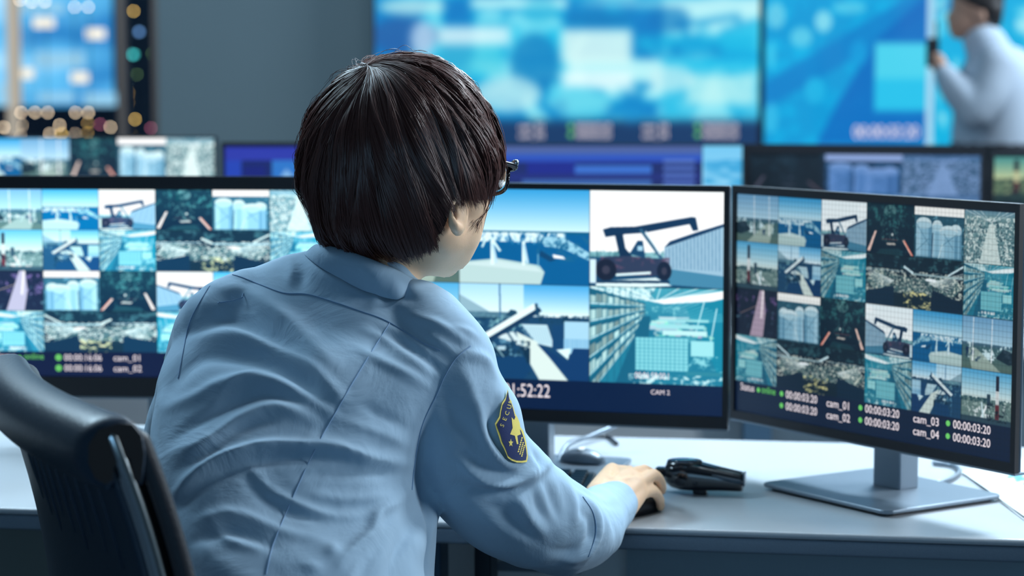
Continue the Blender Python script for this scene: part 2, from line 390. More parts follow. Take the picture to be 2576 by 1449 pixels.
# ================================================================== pictures shown on the screens, drawn into vertex colours
class Cv:
    def __init__(s, w, h, c=(0, 0, 0)):
        s.w, s.h = w, h; s.a = np.zeros((h, w, 3)); s.a[:] = c
        s.X, s.Y = np.meshgrid((np.arange(w) + .5) / w, (np.arange(h) + .5) / h)
    def grad(s, y0, y1, c0, c1, x0=0, x1=1):
        m = (s.Y >= y0) & (s.Y < y1) & (s.X >= x0) & (s.X < x1)
        t = ((s.Y - y0) / max(1e-6, y1 - y0))[m][:, None]
        s.a[m] = np.array(c0) * (1 - t) + np.array(c1) * t
    def poly(s, pts, c, al=1.0, tex=None):
        P = np.array(pts, float); x0, y0 = P.min(0); x1, y1 = P.max(0)
        i0 = max(0, int(y0*s.h) - 1); i1 = min(s.h, int(y1*s.h) + 2); j0 = max(0, int(x0*s.w) - 1); j1 = min(s.w, int(x1*s.w) + 2)
        if i0 >= i1 or j0 >= j1: return
        cov = np.zeros((i1-i0, j1-j0))
        for ox, oy in ((-.25, -.25), (.25, -.25), (-.25, .25), (.25, .25)):
            X = s.X[i0:i1, j0:j1] + ox / s.w; Y = s.Y[i0:i1, j0:j1] + oy / s.h; ins = np.zeros(X.shape, bool)
            n = len(P)
            for i in range(n):
                xa, ya = P[i]; xb, yb = P[(i+1) % n]
                if ya == yb: continue
                ins ^= ((ya > Y) != (yb > Y)) & (X < (xb-xa) * (Y-ya) / (yb-ya) + xa)
            cov += ins
        cov = (cov / 4 * al)[:, :, None]; col = np.array(c, float)
        if tex is not None: col = col * tex[i0:i1, j0:j1, None]
        s.a[i0:i1, j0:j1] = s.a[i0:i1, j0:j1] * (1-cov) + col * cov
    def rect(s, x0, y0, x1, y1, c, al=1.0): s.poly([(x0,y0),(x1,y0),(x1,y1),(x0,y1)], c, al)
    def line(s, x0, y0, x1, y1, wd, c, al=1.0):
        asp = s.w / s.h; dx, dy = (x1-x0)*asp, y1-y0; L = math.hypot(dx, dy) + 1e-9
        nx, ny = -dy/L*wd/2/asp, dx/L*wd/2
        s.poly([(x0+nx,y0+ny),(x1+nx,y1+ny),(x1-nx,y1-ny),(x0-nx,y0-ny)], c, al)
    def ell(s, cx, cy, rx, ry, c, al=1.0):
        s.poly([(cx+rx*math.cos(t), cy+ry*math.sin(t)) for t in np.linspace(0, 2*math.pi, 22)[:-1]], c, al)
    def tex(s, sx, sy, seed):
        r = np.random.default_rng(seed); gx = max(2, int(sx)); gy = max(2, int(sy)); g = r.random((gy+1, gx+1))
        u = s.X * gx; v = s.Y * gy; i = v.astype(int).clip(0, gy-1); j = u.astype(int).clip(0, gx-1); fu = u-j; fv = v-i
        return (g[i,j]*(1-fu)+g[i,j+1]*fu)*(1-fv)+(g[i+1,j]*(1-fu)+g[i+1,j+1]*fu)*fv
    def mottle(s, x0, y0, x1, y1, sx, sy, c, seed, thr=0.5, soft=0.15, al=1.0):
        t = 0.42*s.tex(sx, sy, seed) + 0.30*s.tex(sx*2.3, sy*2.3, seed+1) + 0.28*s.tex(sx*4.7, sy*4.7, seed+2)
        k = ((t-thr)/soft).clip(0, 1)*al
        k = k * ((s.X >= x0) & (s.X < x1) & (s.Y >= y0) & (s.Y < y1))
        s.a[:] = s.a*(1-k[:,:,None]) + np.array(c)*k[:,:,None]
NV = (6, 38, 72); DK = (8, 26, 40); BL = (14, 104, 160); CY_ = (70, 170, 205); PA = (200, 228, 236); WH = (236, 246, 250); TE = (30, 120, 140)
def t_poles(c, s):
    c.grad(0, .55, (96, 150, 190), (170, 205, 222)); c.grad(.55, 1, (52, 90, 100), (80, 104, 96))
    c.rect(0, .5, 1, .56, (60, 96, 116)); c.mottle(0, .5, .9, .8, 14, 9, PA, s, .5)
    c.poly([(0,.62),(.2,.56),(.35,.75),(.1,.85),(0,.82)], DK, .85); c.poly([(.25,1),(.72,.6),(.9,.6),(.8,1)], (160,180,170), .8)
    c.mottle(.6,.6,1,.85,9,6,NV,s+3,.55)
    for x in (.42, .78): c.line(x, .02, x+.01, .6, .018, (225, 235, 240)); c.line(x, .6, x+.01, .85, .03, WH)
def t_port(c, s):
    c.grad(0, .46, (44, 142, 198), (190, 222, 234)); c.rect(0, .445, 1, 1, (0, 84, 136)); c.rect(0, .445, 1, .47, (10, 84, 120))
    c.mottle(.0, .46, .82, .56, 46, 20, (205, 226, 234), s, .36); c.mottle(0,.5,.8,.58,30,12,(120,180,205),s+5,.5,.2,.7)
    c.poly([(.62,.5),(.8,.5),(1,.66),(1,.74),(.8,.62),(.66,.6)], (140,190,210)); c.mottle(.6,.5,1,.75,30,26,(20,90,130),s+4,.5)
    c.poly([(0,.78),(.3,.735),(.62,.8),(.66,.87),(.63,1),(0,1)], (168,196,196)); c.poly([(.0,.8),(.3,.76),(.6,.82),(.64,.87),(.3,.83)], (190,212,214), .7)
    for x in (.26, .5):
        c.line(x, .8, x, .55, .035, (205,228,236)); c.line(x, .58, x+.03, .78, .03, (170,205,220))
    c.line(.22,.5,.18,.62,.02,PA); c.line(.24,.5,.32,.66,.025,PA); c.line(.61,.68,.61,.82,.01,(120,170,190))
    c.poly([(.72,.68),(.8,.7),(.82,.73),(.73,.72)], WH); c.poly([(.63,.64),(.75,.74),(.7,.76),(.62,.7)], (8,60,100))
def t_crane(c, s):
    c.grad(0, .68, (222, 238, 244), (236, 244, 246)); c.ell(.92, .12, .1, .06, WH); c.rect(0, .64, .6, .72, (120, 170, 178)); c.mottle(0,.62,.6,.7,30,10,(70,120,130),s,.5)
    c.rect(0, .7, 1, 1, (14, 62, 96))
    c.poly([(.56,.58),(1,.33),(1,.97),(.56,.83)], (138,172,192))
    for i in range(16):
        t = i/16; x = .57+t*.42; y0 = .58-.25*t; y1 = .83+.02*t; c.line(x, y0+.02, x+.004, y1-.03, .012, (84,126,156), .8)
    c.poly([(.56,.8),(1,.87),(1,1),(.6,.97)], (60,120,150)); c.poly([(.6,.52),(.8,.42),(1,.33),(1,.36),(.56,.585)], (14,50,84))
    c.poly([(.1,.41),(.16,.385),(.34,.375),(.76,.265),(.79,.27),(.81,.4),(.77,.41),(.745,.34),(.4,.44),(.27,.455),(.12,.49)], (10,44,76))
    c.line(.38,.4,.54,.7,.03,(40,84,112)); c.line(.42,.42,.53,.66,.012,(200,220,230))
    c.poly([(.19,.46),(.25,.45),(.27,.6),(.32,.68),(.23,.7)], (8,40,70)); c.poly([(.3,.66),(.36,.52),(.4,.52),(.42,.7)], (16,60,94)); c.line(.36,.6,.4,.6,.05,(150,190,210))
    c.poly([(.05,.75),(.12,.69),(.3,.68),(.55,.71),(.6,.8),(.58,.88),(.1,.88)], (40,52,78)); c.mottle(.05,.69,.6,.88,20,16,(86,66,90),s+2,.55,.1,.8)
    c.ell(.125,.83,.08,.115,(18,26,46)); c.ell(.125,.83,.03,.045,(50,52,70)); c.ell(.56,.83,.055,.1,(16,28,50)); c.ell(.56,.83,.02,.04,(50,52,70))
    c.rect(0,.72,.05,.97,(190,215,225)); c.poly([(.05,.95),(.5,.9),(.62,.98),(.4,1),(.05,1)], (205,226,230)); c.line(.05,.955,.6,.94,.03,(16,50,80))
    c.line(.2,.88,.46,.85,.025,(205,226,232))
def t_night(c, s):
    c.grad(0, 1, (12, 40, 54), (6, 24, 42)); c.mottle(0, 0, 1, .45, 14, 10, (40, 100, 104), s, .52, .2); c.ell(.5,.14,.13,.12,(120,175,170),.5); c.mottle(.36,.04,.64,.28,18,14,(10,50,60),s+4,.45)
    c.poly([(.02,.95),(.08,.96),(.22,.55),(.18,.55)], (236,200,188)); c.poly([(.76,.7),(.8,.68),(.99,.98),(.94,.98)], (236,190,176)); c.line(.8,.7,.98,.99,.015,(230,90,60))
    c.ell(.55,.60,.02,.03,(200,214,214)); c.line(.5,.56,.5,.7,.012,(90,130,130)); c.poly([(.42,.77),(.6,.76),(.63,.80),(.45,.81)], (196,190,180),.9); c.poly([(.3,.9),(.7,.86),(.8,1),(.2,1)], (20,56,66),.8); c.mottle(.3,.3,.7,.75,26,22,(60,110,112),s+14,.56,.1,.8); c.line(.33,.7,.66,.7,.012,(120,60,60),.7); c.mottle(0,.5,1,1,18,12,(30,80,90),s+9,.68,.1,.7)
def t_tanks(c, s):
    c.rect(0, 0, 1, .17, (238, 242, 240)); c.rect(0, .17, 1, 1, (34, 78, 98)); c.mottle(0,.17,1,1,20,18,(100,160,180),s,.6)
    for x, w_, y in ((.47,.13,.24),(.84,.14,.3),(.2,.19,.2),(.7,.23,.33)):
        c.rect(x-w_*.8, y+.1, x+w_*.8, .97, (126,174,198)); c.rect(x-w_*.8,y+.1,x-w_*.35,.97,(150,192,212)); c.rect(x+w_*.5,y+.1,x+w_*.8,.97,(90,142,170))
        c.ell(x, y+.12, w_*.8, .11, (196,220,228)); c.ell(x, y+.16, w_*.8, .07, (160,198,214))
    for x0,y0,x1,y1 in ((.05,.35,.32,.75),(.55,.75,.86,.5),(.02,.9,.3,.62),(.6,.5,.8,.8)): c.line(x0,y0,x1,y1,.012,(50,100,126),.8)
    c.line(.38,.5,.36,1,.02,NV); c.line(.5,.98,.58,.7,.02,PA)
def t_street(c, s):
    c.rect(0, 0, 1, 1, (96, 134, 140)); c.mottle(0, 0, 1, 1, 30, 26, (205, 222, 220), s, .47, .1); c.mottle(0,.2,1,1,44,36,(30,66,80),s+3,.55,.08,.9)
    c.poly([(.48,.25),(.56,.25),(.72,1),(.3,1)], (206,224,222), .85); c.grad(0, .12, (90,130,150), (110,150,160))
    for x in (0,.15,.3,.7,.85,1): c.line(x,0,.52,.22,.01,(210,226,230))
def t_chim(c, s):
    c.grad(0, .56, (70, 158, 206), (214, 230, 226)); c.rect(0, .54, 1, 1, (92, 120, 118)); c.mottle(0, .54, 1, 1, 24, 18, (190, 210, 206), s, .56); c.mottle(0,.52,1,.62,20,14,(30,66,76),s+1,.42)
    c.rect(.27,.08,.33,.36,(30,34,52)); c.rect(.268,.36,.335,.62,(206,214,216)); c.rect(.265,.62,.34,.93,(92,34,44))
    c.rect(.43,.44,.5,.66,(36,62,78)); c.line(.5,.66,.62,.95,.05,WH); c.line(.6,.6,.56,.98,.04,PA); c.mottle(.4,.7,.8,1,14,14,WH,s+5,.55); c.rect(0,.9,1,1,(40,66,80)); c.mottle(.1,.6,.5,.95,16,16,DK,s+8,.55)
def t_conv(c, s):
    c.grad(0, .42, (150, 200, 226), (224, 238, 242)); c.grad(0,.3,(60,150,205),(190,222,236),.5,1); c.rect(0, .34, 1, 1, (20, 62, 96)); c.mottle(0,.32,1,.4,30,20,(14,52,76),s,.45)
    c.poly([(0,.12),(.24,.3),(0,.32)], (130,165,180)); c.rect(0,.3,.4,.36,(70,110,130)); c.mottle(0,.3,.5,.6,26,18,(110,160,170),s+2,.55)
    c.line(.315,0,.32,.36,.014,(40,90,130)); c.poly([(.36,.34),(.4,.27),(.44,.28),(.47,.34)], (24,62,86))
    [c.line(.50+i*.02,.46,.52+i*.02,.6,.006,(120,165,185)) for i in range(0)]; c.poly([(.48,.42),(.68,.42),(.74,.66),(.6,.62)], (176,206,216)); c.rect(.72,.42,.8,.72,(16,60,100)); c.rect(.81,.38,1,.72,(150,194,216))
    for i in range(14): c.line(.81+i*.014,.56,.81+i*.014,.68,.008,(90,150,190))
    [c.line(.5+i*.017,.44,.53+i*.018,.62,.006,(130,175,195)) for i in range(11)]
    c.poly([(.44,.5),(.6,.6),(.84,1),(.62,1),(.5,.72)], (196,214,210)); c.poly([(.6,.62),(.86,1),(1,1),(1,.66),(.88,.66),(.84,.8)], (12,52,96)); c.poly([(.75,.68),(.86,.66),(.84,.78)], PA)
    c.poly([(.28,.56),(.42,.5),(.54,.7),(.42,.62)], (190,210,214)); c.mottle(.2,.6,.55,.95,18,16,(10,42,66),s+6,.4); c.rect(.3,.66,.36,.70,PA,.8); c.line(.26,.62,.42,.9,.01,(150,190,200)); c.mottle(.18,.58,.5,.98,30,28,(90,140,165),s+9,.58,.08,.9)
    c.poly([(.16,.56),(.58,.2),(.62,.24),(.2,.6)], (210,228,232)); c.poly([(.2,.6),(.62,.24),(.64,.28),(.24,.62)], (16,48,78)); c.line(.595,.2,.61,.33,.03,(16,60,90)); c.line(.37,.5,.52,.8,.018,(20,60,90))
    c.ell(.42,.95,.04,.025,PA); c.poly([(.26,.78),(.5,.76),(.56,.9),(.5,1),(.2,.98)], (12,56,96))
def t_ware(c, s, lab=True):
    c.rect(0, 0, 1, 1, (26, 112, 138)); c.grad(0, .5, (60, 150, 170), (20, 100, 130)); c.mottle(.4,.2,1,.5,30,24,(110,180,190),s+7,.55)
    c.poly([(0,0),(.5,0),(.44,.14),(0,.12)], (180,216,220)); c.mottle(0,0,.7,.14,34,20,(60,130,150),s+1,.5)
    c.poly([(.45,.14),(1,.02),(1,.12),(.56,.17)], (226,240,244)); c.poly([(.72,.2),(1,.1),(1,1),(.9,.7)], (16,120,146)); c.line(.86,.12,.8,.44,.01,PA); c.line(.95,.2,.9,.6,.01,PA)
    r = np.random.default_rng(s+50)
    for k in range(6):                       # shelving down the left, bays of boxes in perspective
        def yy(x, o): t = x/.42; return (.02+k*.19+o)*(1-t) + (.165+k*.036+o*.2)*t
        c.poly([(0,yy(0,.0)),(.42,yy(.42,.0)),(.42,yy(.42,.17)),(0,yy(0,.17))], (18, 86, 112))
        x = 0.0; wd = .05
        while x < .41:
            x2 = min(.42, x+wd); g = 130+90*r.random(); col = (g*.82, g, g*1.0); o0 = .02+.05*r.random()
            c.poly([(x+.003,yy(x,o0)),(x2-.003,yy(x2,o0)),(x2-.003,yy(x2,.145)),(x+.003,yy(x,.145))], col); x = x2; wd *= .955
        c.poly([(0,yy(0,.150)),(.42,yy(.42,.150)),(.42,yy(.42,.166)),(0,yy(0,.166))], (196,226,230))
    for k in range(7):
        x = .01+k*.062*(1-.03*k); c.line(x, .0, x+.012, 1, .008, (20,80,106), .6)
    for k in range(9): c.line(.5,.15,-.1+k*.16,-.02,.012,(214,232,234),.7)
    for i in range(9):                       # pallets receding along the aisle
        t = i/9; y = .30+.10*t; x0 = .50-.02*i*t; c.rect(x0+.03*r.random(), y, x0+.12+.3*r.random(), y+.02+.03*t, (120+70*r.random(), 190+30*r.random(), 205), .9)
    for i in range(40):
        x = .48+.42*r.random(); y = .36+.15*r.random(); c.rect(x, y, x+.02+.03*r.random(), y+.018+.02*r.random(), (90+110*r.random(), 160+60*r.random(), 190), .8)
    for i in range(12):
        x = .62+.4*i/12; c.line(x+.1, .10+.02*i, .55+.3*i/12, .24+.01*i, .006, (150,210,220), .6)
    c.poly([(.2,1),(.4,.3),(.46,.3),(.42,1)], (18,88,116))
    c.rect(.5,.38,.86,.42,(140,200,206)); c.rect(.55,.44,.88,.49,(170,214,216)); c.rect(.5,.5,.8,.56,(60,140,160))
    c.rect(.35,.52,.74,.86,(120,192,202))
    for i in range(12): c.line(.35+.39*i/12,.52,.35+.39*i/12,.86,.008,(64,146,166))
    for i in range(9): c.line(.35,.52+.34*i/9,.74,.52+.34*i/9,.006,(64,146,166))
    c.rect(.76,.54,.93,.7,(140,204,210)); c.mottle(.72,.7,1,.9,20,24,(120,190,200),s+4,.5); c.rect(.72,.86,1,.9,(40,120,140)); c.mottle(.3,.9,1,1,26,30,(180,216,220),s+5,.5)
    if lab:
        for i in range(13):
            if i in (2, 5, 8): continue
            c.rect(.36+i*.02,.89,.374+i*.02,.94,(250,244,246))
def t_hall(c, s):
    c.rect(0, 0, 1, 1, (10, 30, 44)); c.mottle(0, 0, 1, .25, 18, 8, (40, 80, 90), s, .5)
    c.poly([(.1,.3),(.5,.42),(.9,.3),(1,.5),(.9,.72),(.1,.72),(0,.55)], (60,92,96)); c.mottle(0,.28,1,.75,60,34,(206,214,202),s+1,.52,.08); c.mottle(.2,.35,.9,.8,70,40,(20,40,52),s+2,.55,.06)
    for i in range(9): c.line(-.02+i*.02,.28+i*.05,.3,.5,.012,(205,220,220)); c.line(1.02-i*.02,.22+i*.05,.66,.48,.012,(205,220,220))
    c.line(.4,.2,.5,.32,.05,PA); c.line(.5,.33,1,.33,.03,(150,180,186)); c.line(.0,.3,.4,.3,.02,(120,150,160)); c.ell(.68,.42,.06,.03,WH); c.line(.85,.3,1,.1,.04,PA)
    c.poly([(.0,.75),(.3,.6),(.3,1),(0,1)], (8,34,56)); c.poly([(.7,.6),(1,.8),(1,1),(.66,1)], (8,30,50)); c.mottle(.4,.65,.68,1,22,20,(226,220,150),s+4,.52)
def t_rail(c, s):
    c.rect(0, 0, 1, 1, (16, 24, 44)); c.mottle(0, .1, 1, .6, 14, 12, (120, 90, 150), s, .58, .15, .8); c.mottle(0,.4,1,1,18,18,(80,120,140),s+1,.66)
    c.poly([(.58,0),(.68,0),(.72,.5),(.66,1),(.34,1)], (168,150,170)); c.line(.66,0,.62,.6,.05,(250,240,248)); c.line(.1,.55,.5,.35,.01,(200,160,140))
FN = dict(A=t_poles, B=t_port, C=t_crane, D=t_night, E=t_tanks, F=t_street, G=t_chim, H=t_conv, I=t_ware, J=t_hall, K=t_rail)
def tile(k, w, h, seed, mirror=False):
    c = Cv(w, h); FN[k](c, seed) if not (k == 'I' and h > 150) else t_ware(c, seed, False); return c.a[:, ::-1] if mirror else c.a
GRID = [[('A',1,0),('B',1,0),('C',1,0),('D',1,0),('E',1,0),('F',1,0)],
        [('G',1,0),('H',1,0),('I',1,0),('J',2,0),('I',1,0)],
        [('K',1,0),('E',1,1),('D',1,1),('C',1,1),('B',1,1),('A',1,1)],
        [('I',1,1),('J',2,1),('I',1,1),('H',1,1),('G',1,1)]]
def cctv(w, h, x0, x1, y0, y1, bg=(8, 20, 46), rows=GRID, seed=0, line=True):
    im = np.zeros((h, w, 3)); im[:] = bg; gx0, gx1, gy0, gy1 = int(x0*w), int(x1*w), int(y0*h), int(y1*h)
    nr = len(rows)
    for r, row in enumerate(rows):
        a = gy0 + (gy1-gy0)*r//nr; b = gy0 + (gy1-gy0)*(r+1)//nr; tot = sum(q[1] for q in row); k = 0
        for (t, n, mi) in row:
            xa = gx0 + (gx1-gx0)*k//tot; xb = gx0 + (gx1-gx0)*(k+n)//tot; k += n
            im[a:b, xa:xb] = tile(t, xb-xa, b-a, seed + r*31 + k*7, mi)
            if line: im[a:b, xa] *= 0.3
        if line: im[a, gx0:gx1] *= 0.3
    return im
def blur(a, n=1):
    for _ in range(n):
        p = np.pad(a, ((1,1),(1,1),(0,0)), 'edge'); a = (p[:-2,1:-1]+p[2:,1:-1]+p[1:-1,:-2]+p[1:-1,2:]+2*p[1:-1,1:-1])/6
    return a
def scan(a, n, k=0.12):
    h, w, _ = a.shape
    X = np.arange(w); Y = np.arange(h); p = w / n
    a = a * (1 - k*((X % p) < 1.2))[None, :, None]; return a * (1 - k*((Y % p) < 1.2))[:, None, None]
def picture(name, img, W_, H_, x0, z0, y, m, parent, gain=1.0, gamma=1.0):
    """a flat screen face W_ x H_, lower-left (x0,z0) at local y; img rows go top to bottom, sRGB 0..255"""
    h, w, _ = img.shape
    X, Z = np.meshgrid(x0 + W_*np.linspace(0, 1, w), z0 + H_*np.linspace(1, 0, h))
    V = np.stack([X.ravel(), np.full(w*h, y), Z.ravel()], 1)
    idx = np.arange(w*h).reshape(h, w); q = np.stack([idx[1:, :-1], idx[1:, 1:], idx[:-1, 1:], idx[:-1, :-1]], -1).reshape(-1, 4)
    me = bpy.data.meshes.new(name); me.vertices.add(w*h); me.vertices.foreach_set('co', V.ravel())
    me.loops.add(q.size); me.loops.foreach_set('vertex_index', q.ravel().astype(np.int32)); me.polygons.add(len(q))
    me.polygons.foreach_set('loop_start', np.arange(0, q.size, 4, dtype=np.int32)); me.update(calc_edges=True)
    ca = me.color_attributes.new('Col', 'FLOAT_COLOR', 'POINT'); c = np.ones((w*h, 4)); c[:, :3] = lin((img.clip(0, 255)).reshape(-1, 3)) ** gamma * gain
    ca.data.foreach_set('color', c.ravel().astype(np.float32))
    return link(name, me, parent, m)
s_mid = screen_mat('screen_glow_bright', 1.0); s_dim = screen_mat('screen_glow_dim', 1.0)
def labels(name, items, W_, H_, x0, z0, y, m, parent):
    for it in items:
        V, Fc = label_mesh([it], W_, H_, x0, z0, y); raw('status_dot' if it[0] == '*' else name, V, Fc, m, parent, False)
def label_mesh(items, W_, H_, x0, z0, y, aspx=1.0):
    """items: (text, u, v, height fraction, width factor) with u,v in screen fractions from top-left -> V,F"""
    V = []; Fc = []
    for it in items:
        s, u, v, hh, wf = it
        if s == '*':
            r = hh*H_*0.5; o = len(V); n = 16
            for k in range(n): V.append((x0+u*W_+r*math.cos(2*math.pi*k/n), y, z0+(1-v)*H_+r*math.sin(2*math.pi*k/n)))
            Fc.append(tuple(range(o, o+n))); continue
        tv, tf = textmesh(s, 1.0); o = len(V); sc_ = hh*H_/0.73
        for p in tv: V.append((x0+u*W_+p[0]*sc_*wf, y, z0+(1-v)*H_+p[1]*sc_))
        Fc += [tuple(i+o for i in g) for g in tf]
    return V, Fc
def monitor(nm, PL, PR, ztop, H_, bez, label, img, screen_m, gain=1.0, gamma=1.0, texts=(), greens=(), group=None, base=True, tilt=0.0, frame_mat=None, shell_mat=None, base_w=0.26, base_d=0.22, depth=0.02, neck_back=0.045, zdesk=None):
    """PL, PR: world x,y of the left and right outer edges of the panel. bez=(left,right,top,bottom) in metres"""
    zd = DZ if zdesk is None else zdesk
    c = (Vector(PL) + Vector(PR)) / 2; u = Vector(PR) - Vector(PL); W_ = u.length; yaw = math.atan2(u.y, u.x)
    root = empty(nm, (c.x, c.y, zd), yaw); tag(root, label, 'monitor', group)
    zt = ztop - zd; zb = zt - H_
    fm = frame_mat or m_bezel; sm = shell_mat or m_silver
    R = Matrix.Translation((0, 0, (zt+zb)/2)) @ Matrix.Rotation(tilt, 4, 'X') @ Matrix.Translation((0, 0, -(zt+zb)/2))
    bm = bmesh.new(); bx(bm, -W_/2, W_/2, 0.0075, depth, zb, zt); bx(bm, -W_/2+0.05, W_/2-0.05, depth-0.002, depth+0.02, zb+0.05, zt-0.05)
    o = from_bm('back_shell', bm, sm, root, bevel=0.003); o.matrix_basis = R
    bm = bmesh.new(); l, r, t, b = bez
    bx(bm, -W_/2, W_/2, 0, 0.0074, zt-t, zt); bx(bm, -W_/2, W_/2, 0, 0.0074, zb, zb+b)
    bx(bm, -W_/2, -W_/2+l, 0, 0.0074, zb+b, zt-t); bx(bm, W_/2-r, W_/2, 0, 0.0074, zb+b, zt-t)
    o = from_bm('bezel', bm, fm, root); o.matrix_basis = R
    sw = W_-l-r; sh = H_-t-b
    p = picture('screen', img, sw, sh, -W_/2+l, zb+b, 0.0035, screen_m, root, gain, gamma); p.matrix_basis = R
    if texts:
        labels('screen_text', texts, sw, sh, -W_/2+l, zb+b, 0.0029, t_white, p)
    if greens:
        labels('status_text', greens, sw, sh, -W_/2+l, zb+b, 0.0027, t_green, p)
    box('trim_line', -W_/2, W_/2, 0.001, 0.02, zb-0.003, zb-0.0002, m_silver, root).matrix_basis = R
    if base:
        nb = neck_back
        box('stand_neck', -0.026, 0.026, nb, nb+0.035, 0.008, zb+0.12, m_silver, root, bevel=0.003)
        bm = bmesh.new(); pts = []
        for (sx, sy) in ((-1,-1),(1,-1),(1,1),(-1,1)):
            for k in range(5):
                a = math.atan2(sy, sx) + (k-2)/4*math.pi/2
                pts.append((sx*(base_w/2-0.014)+0.014*math.cos(a), nb-0.01+sy*(base_d/2-0.014)+0.014*math.sin(a)))
        prism(bm, pts, 0.004, 0.0095)
        from_bm('stand_base', bm, m_silver, root, bevel=0.0018)
        bm = bmesh.new(); prism(bm, [(x*0.93, nb-0.01+(y-nb+0.01)*0.93) for x, y in pts], 0.0, 0.0042)
        from_bm('stand_foot', bm, m_black, root)
    return root
def pe(px, d): p = at(px, 700, d); return (p.x, p.y, 0)
ZT = CAMZ - 0.154
# ---- middle monitor
w_, h_ = 720, 420
mid = cctv(w_, h_, 0, 1, 0.0, 0.865, bg=(4, 24, 56), rows=[[('A',1,0),('B',1,0),('C',1,0)], [('G',1,0),('H',1,0),('I',1,0)]], seed=3)
mid = np.clip(mid*1.12, 0, 255)
mon_mid = monitor('monitor', pe(822, 3.24), pe(1833, 3.085), ZT, 0.332, (0.008, 0.0075, 0.008, 0.017), 'middle monitor showing a container crane truck, port, conveyor and warehouse aisle in large tiles',
    blur(mid), s_mid, texts=[('01:52:22', 0.448, 0.945, 0.062, 0.76), ('CAM 2', 0.822, 0.912, 0.022, 1.0), ('00:06:59:00 I', 0.782, 0.842, 0.030, 0.74)], base_d=0.19)
# ---- right monitor
w_, h_ = 780, 440
im = cctv(w_, h_, 0, 1, 0.005, 0.860, bg=(10, 26, 54), seed=11)
im = scan(blur(im)*0.86, 78, 0.09)
tx = [('Status', 0.022, 0.900, 0.034, 0.86), ]
gr = [('online', 0.108, 0.898, 0.034, 0.86), ('*', 0.096, 0.888, 0.022, 1)]
for (u, v) in ((0.205, 0.898), (0.205, 0.951), (0.505, 0.898), (0.505, 0.951), (0.81, 0.898), (0.81, 0.951)):
    tx.append(('00:00:03:20', u, v + 0.004, 0.036, 0.92)); gr.append(('*', u - 0.016, v - 0.012, 0.024, 1))
for (s_, u, v) in (('cam_01', 0.362, 0.902), ('cam_02', 0.362, 0.955), ('cam_03', 0.675, 0.902), ('cam_04', 0.675, 0.955)): tx.append((s_, u, v + 0.004, 0.036, 1.0))
mon_r = monitor('monitor', pe(1839, 3.22), pe(2562, 2.765), CAMZ - 0.1595, 0.331, (0.008, 0.008, 0.010, 0.012), 'right-hand monitor with a sharp grid of small camera tiles and cam_04 text',
    im, s_dim, gain=1.1, texts=tx, greens=gr, base_w=0.248, base_d=0.210, depth=0.013)
# ---- left monitor (thicker bezel)
w_, h_ = 600, 330
im = cctv(w_, h_, 0, 1, 0.0, 0.868, bg=(6, 12, 34), seed=23)
im = np.clip(255*(im/255)**0.8*np.array([1.08, 1.2, 1.25]), 0, 255)
tx = [('Status', 0.022, 0.91, 0.036, 0.9)]; gr = [('online', 0.105, 0.91, 0.036, 0.9), ('*', 0.092, 0.90, 0.022, 1)]
for u in (0.224, 0.55): 
    for v in (0.915, 0.972): tx.append(('00:00:16:06', u, v, 0.036, 0.9)); gr.append(('*', u - 0.016, v - 0.016, 0.036, 1))
for (s_, v) in (('cam_01', 0.915), ('cam_02', 0.972)): tx.append((s_, 0.37, v, 0.036, 1.0))
mon_l = monitor('monitor', pe(-54, 3.40), pe(842, 3.36), ZT, 0.330, (0.012, 0.012, 0.020, 0.030), 'left monitor with thick dark bezel and blurred camera tiles behind the empty chair back',
    im, s_mid, texts=tx, greens=gr, shell_mat=m_black, frame_mat=m_bezel)
# ---- second row of monitors
def ui(w, h, kind, seed=0):
    c = Cv(w, h, (14, 26, 96))
    if kind == 'chart':
        c.rect(0, 0, 1, .1, (40, 50, 160)); c.rect(.0, .1, .07, 1, (30, 60, 170)); c.rect(.08, .14, .17, .9, (14, 20, 110)); c.rect(.2, .1, 1, .95, (40, 110, 190))
        c.poly([(.2,.3),(.26,.16),(.34,.3),(.36,.18),(.46,.9),(.2,.9)], (120, 170, 220)); c.mottle(.5,.1,1,.9,14,12,(90,150,220),seed,.5)
    if kind == 'desk':
        c.rect(0,0,.83,.06,(70,90,150)); c.grad(.06,.12,(44,86,180),(30,60,170),0,.83); c.rect(.1,.12,.3,.24,(16,24,130)); c.rect(.3,.14,.62,.2,(50,100,190)); c.rect(0,.2,.83,.24,(22,30,110)); c.rect(.08,.24,.62,.3,(50,90,160))
        for k in range(7): c.rect(.67,.1+k*.05,.8,.125+k*.05,(80,110,190))
        c.rect(0,.3,.83,1,(30,50,120)); c.grad(0,1,(110,190,230),(190,225,240),.835,1); c.mottle(.84,.1,1,.4,6,9,(60,160,210),seed,.5)
    return c.a
R2 = 5.02
def row2(pa, pb, ztop_px, label, img, gain, dyaw=0.0, bez=(0.01, 0.01, 0.014, 0.02), frame=None, H_=0.335):
    a = at(pa, ztop_px, R2 + dyaw); b = at(pb, ztop_px, R2 - dyaw)
    return monitor('monitor', (a.x, a.y, 0), (b.x, b.y, 0), at((pa+pb)/2, ztop_px, R2).z, H_, bez, label, img, s_mid, gain=gain, group='second row of monitors', frame_mat=frame, shell_mat=m_black)
r2a = Cv(300, 170); 
def row_img(keys, seed, hh=0.27, bg=(8, 20, 40), tint=(1, 1, 1)):
    im = cctv(330, 190, 0, 1, 0.0, 0.9, bg=bg, rows=[[(k, 1, 0) for k in keys]]*1 + [[('J',1,0),('E',1,0),('I',1,1),('F',1,0)]]*2, seed=seed, line=False)
    return np.clip(im*np.array(tint), 0, 255)
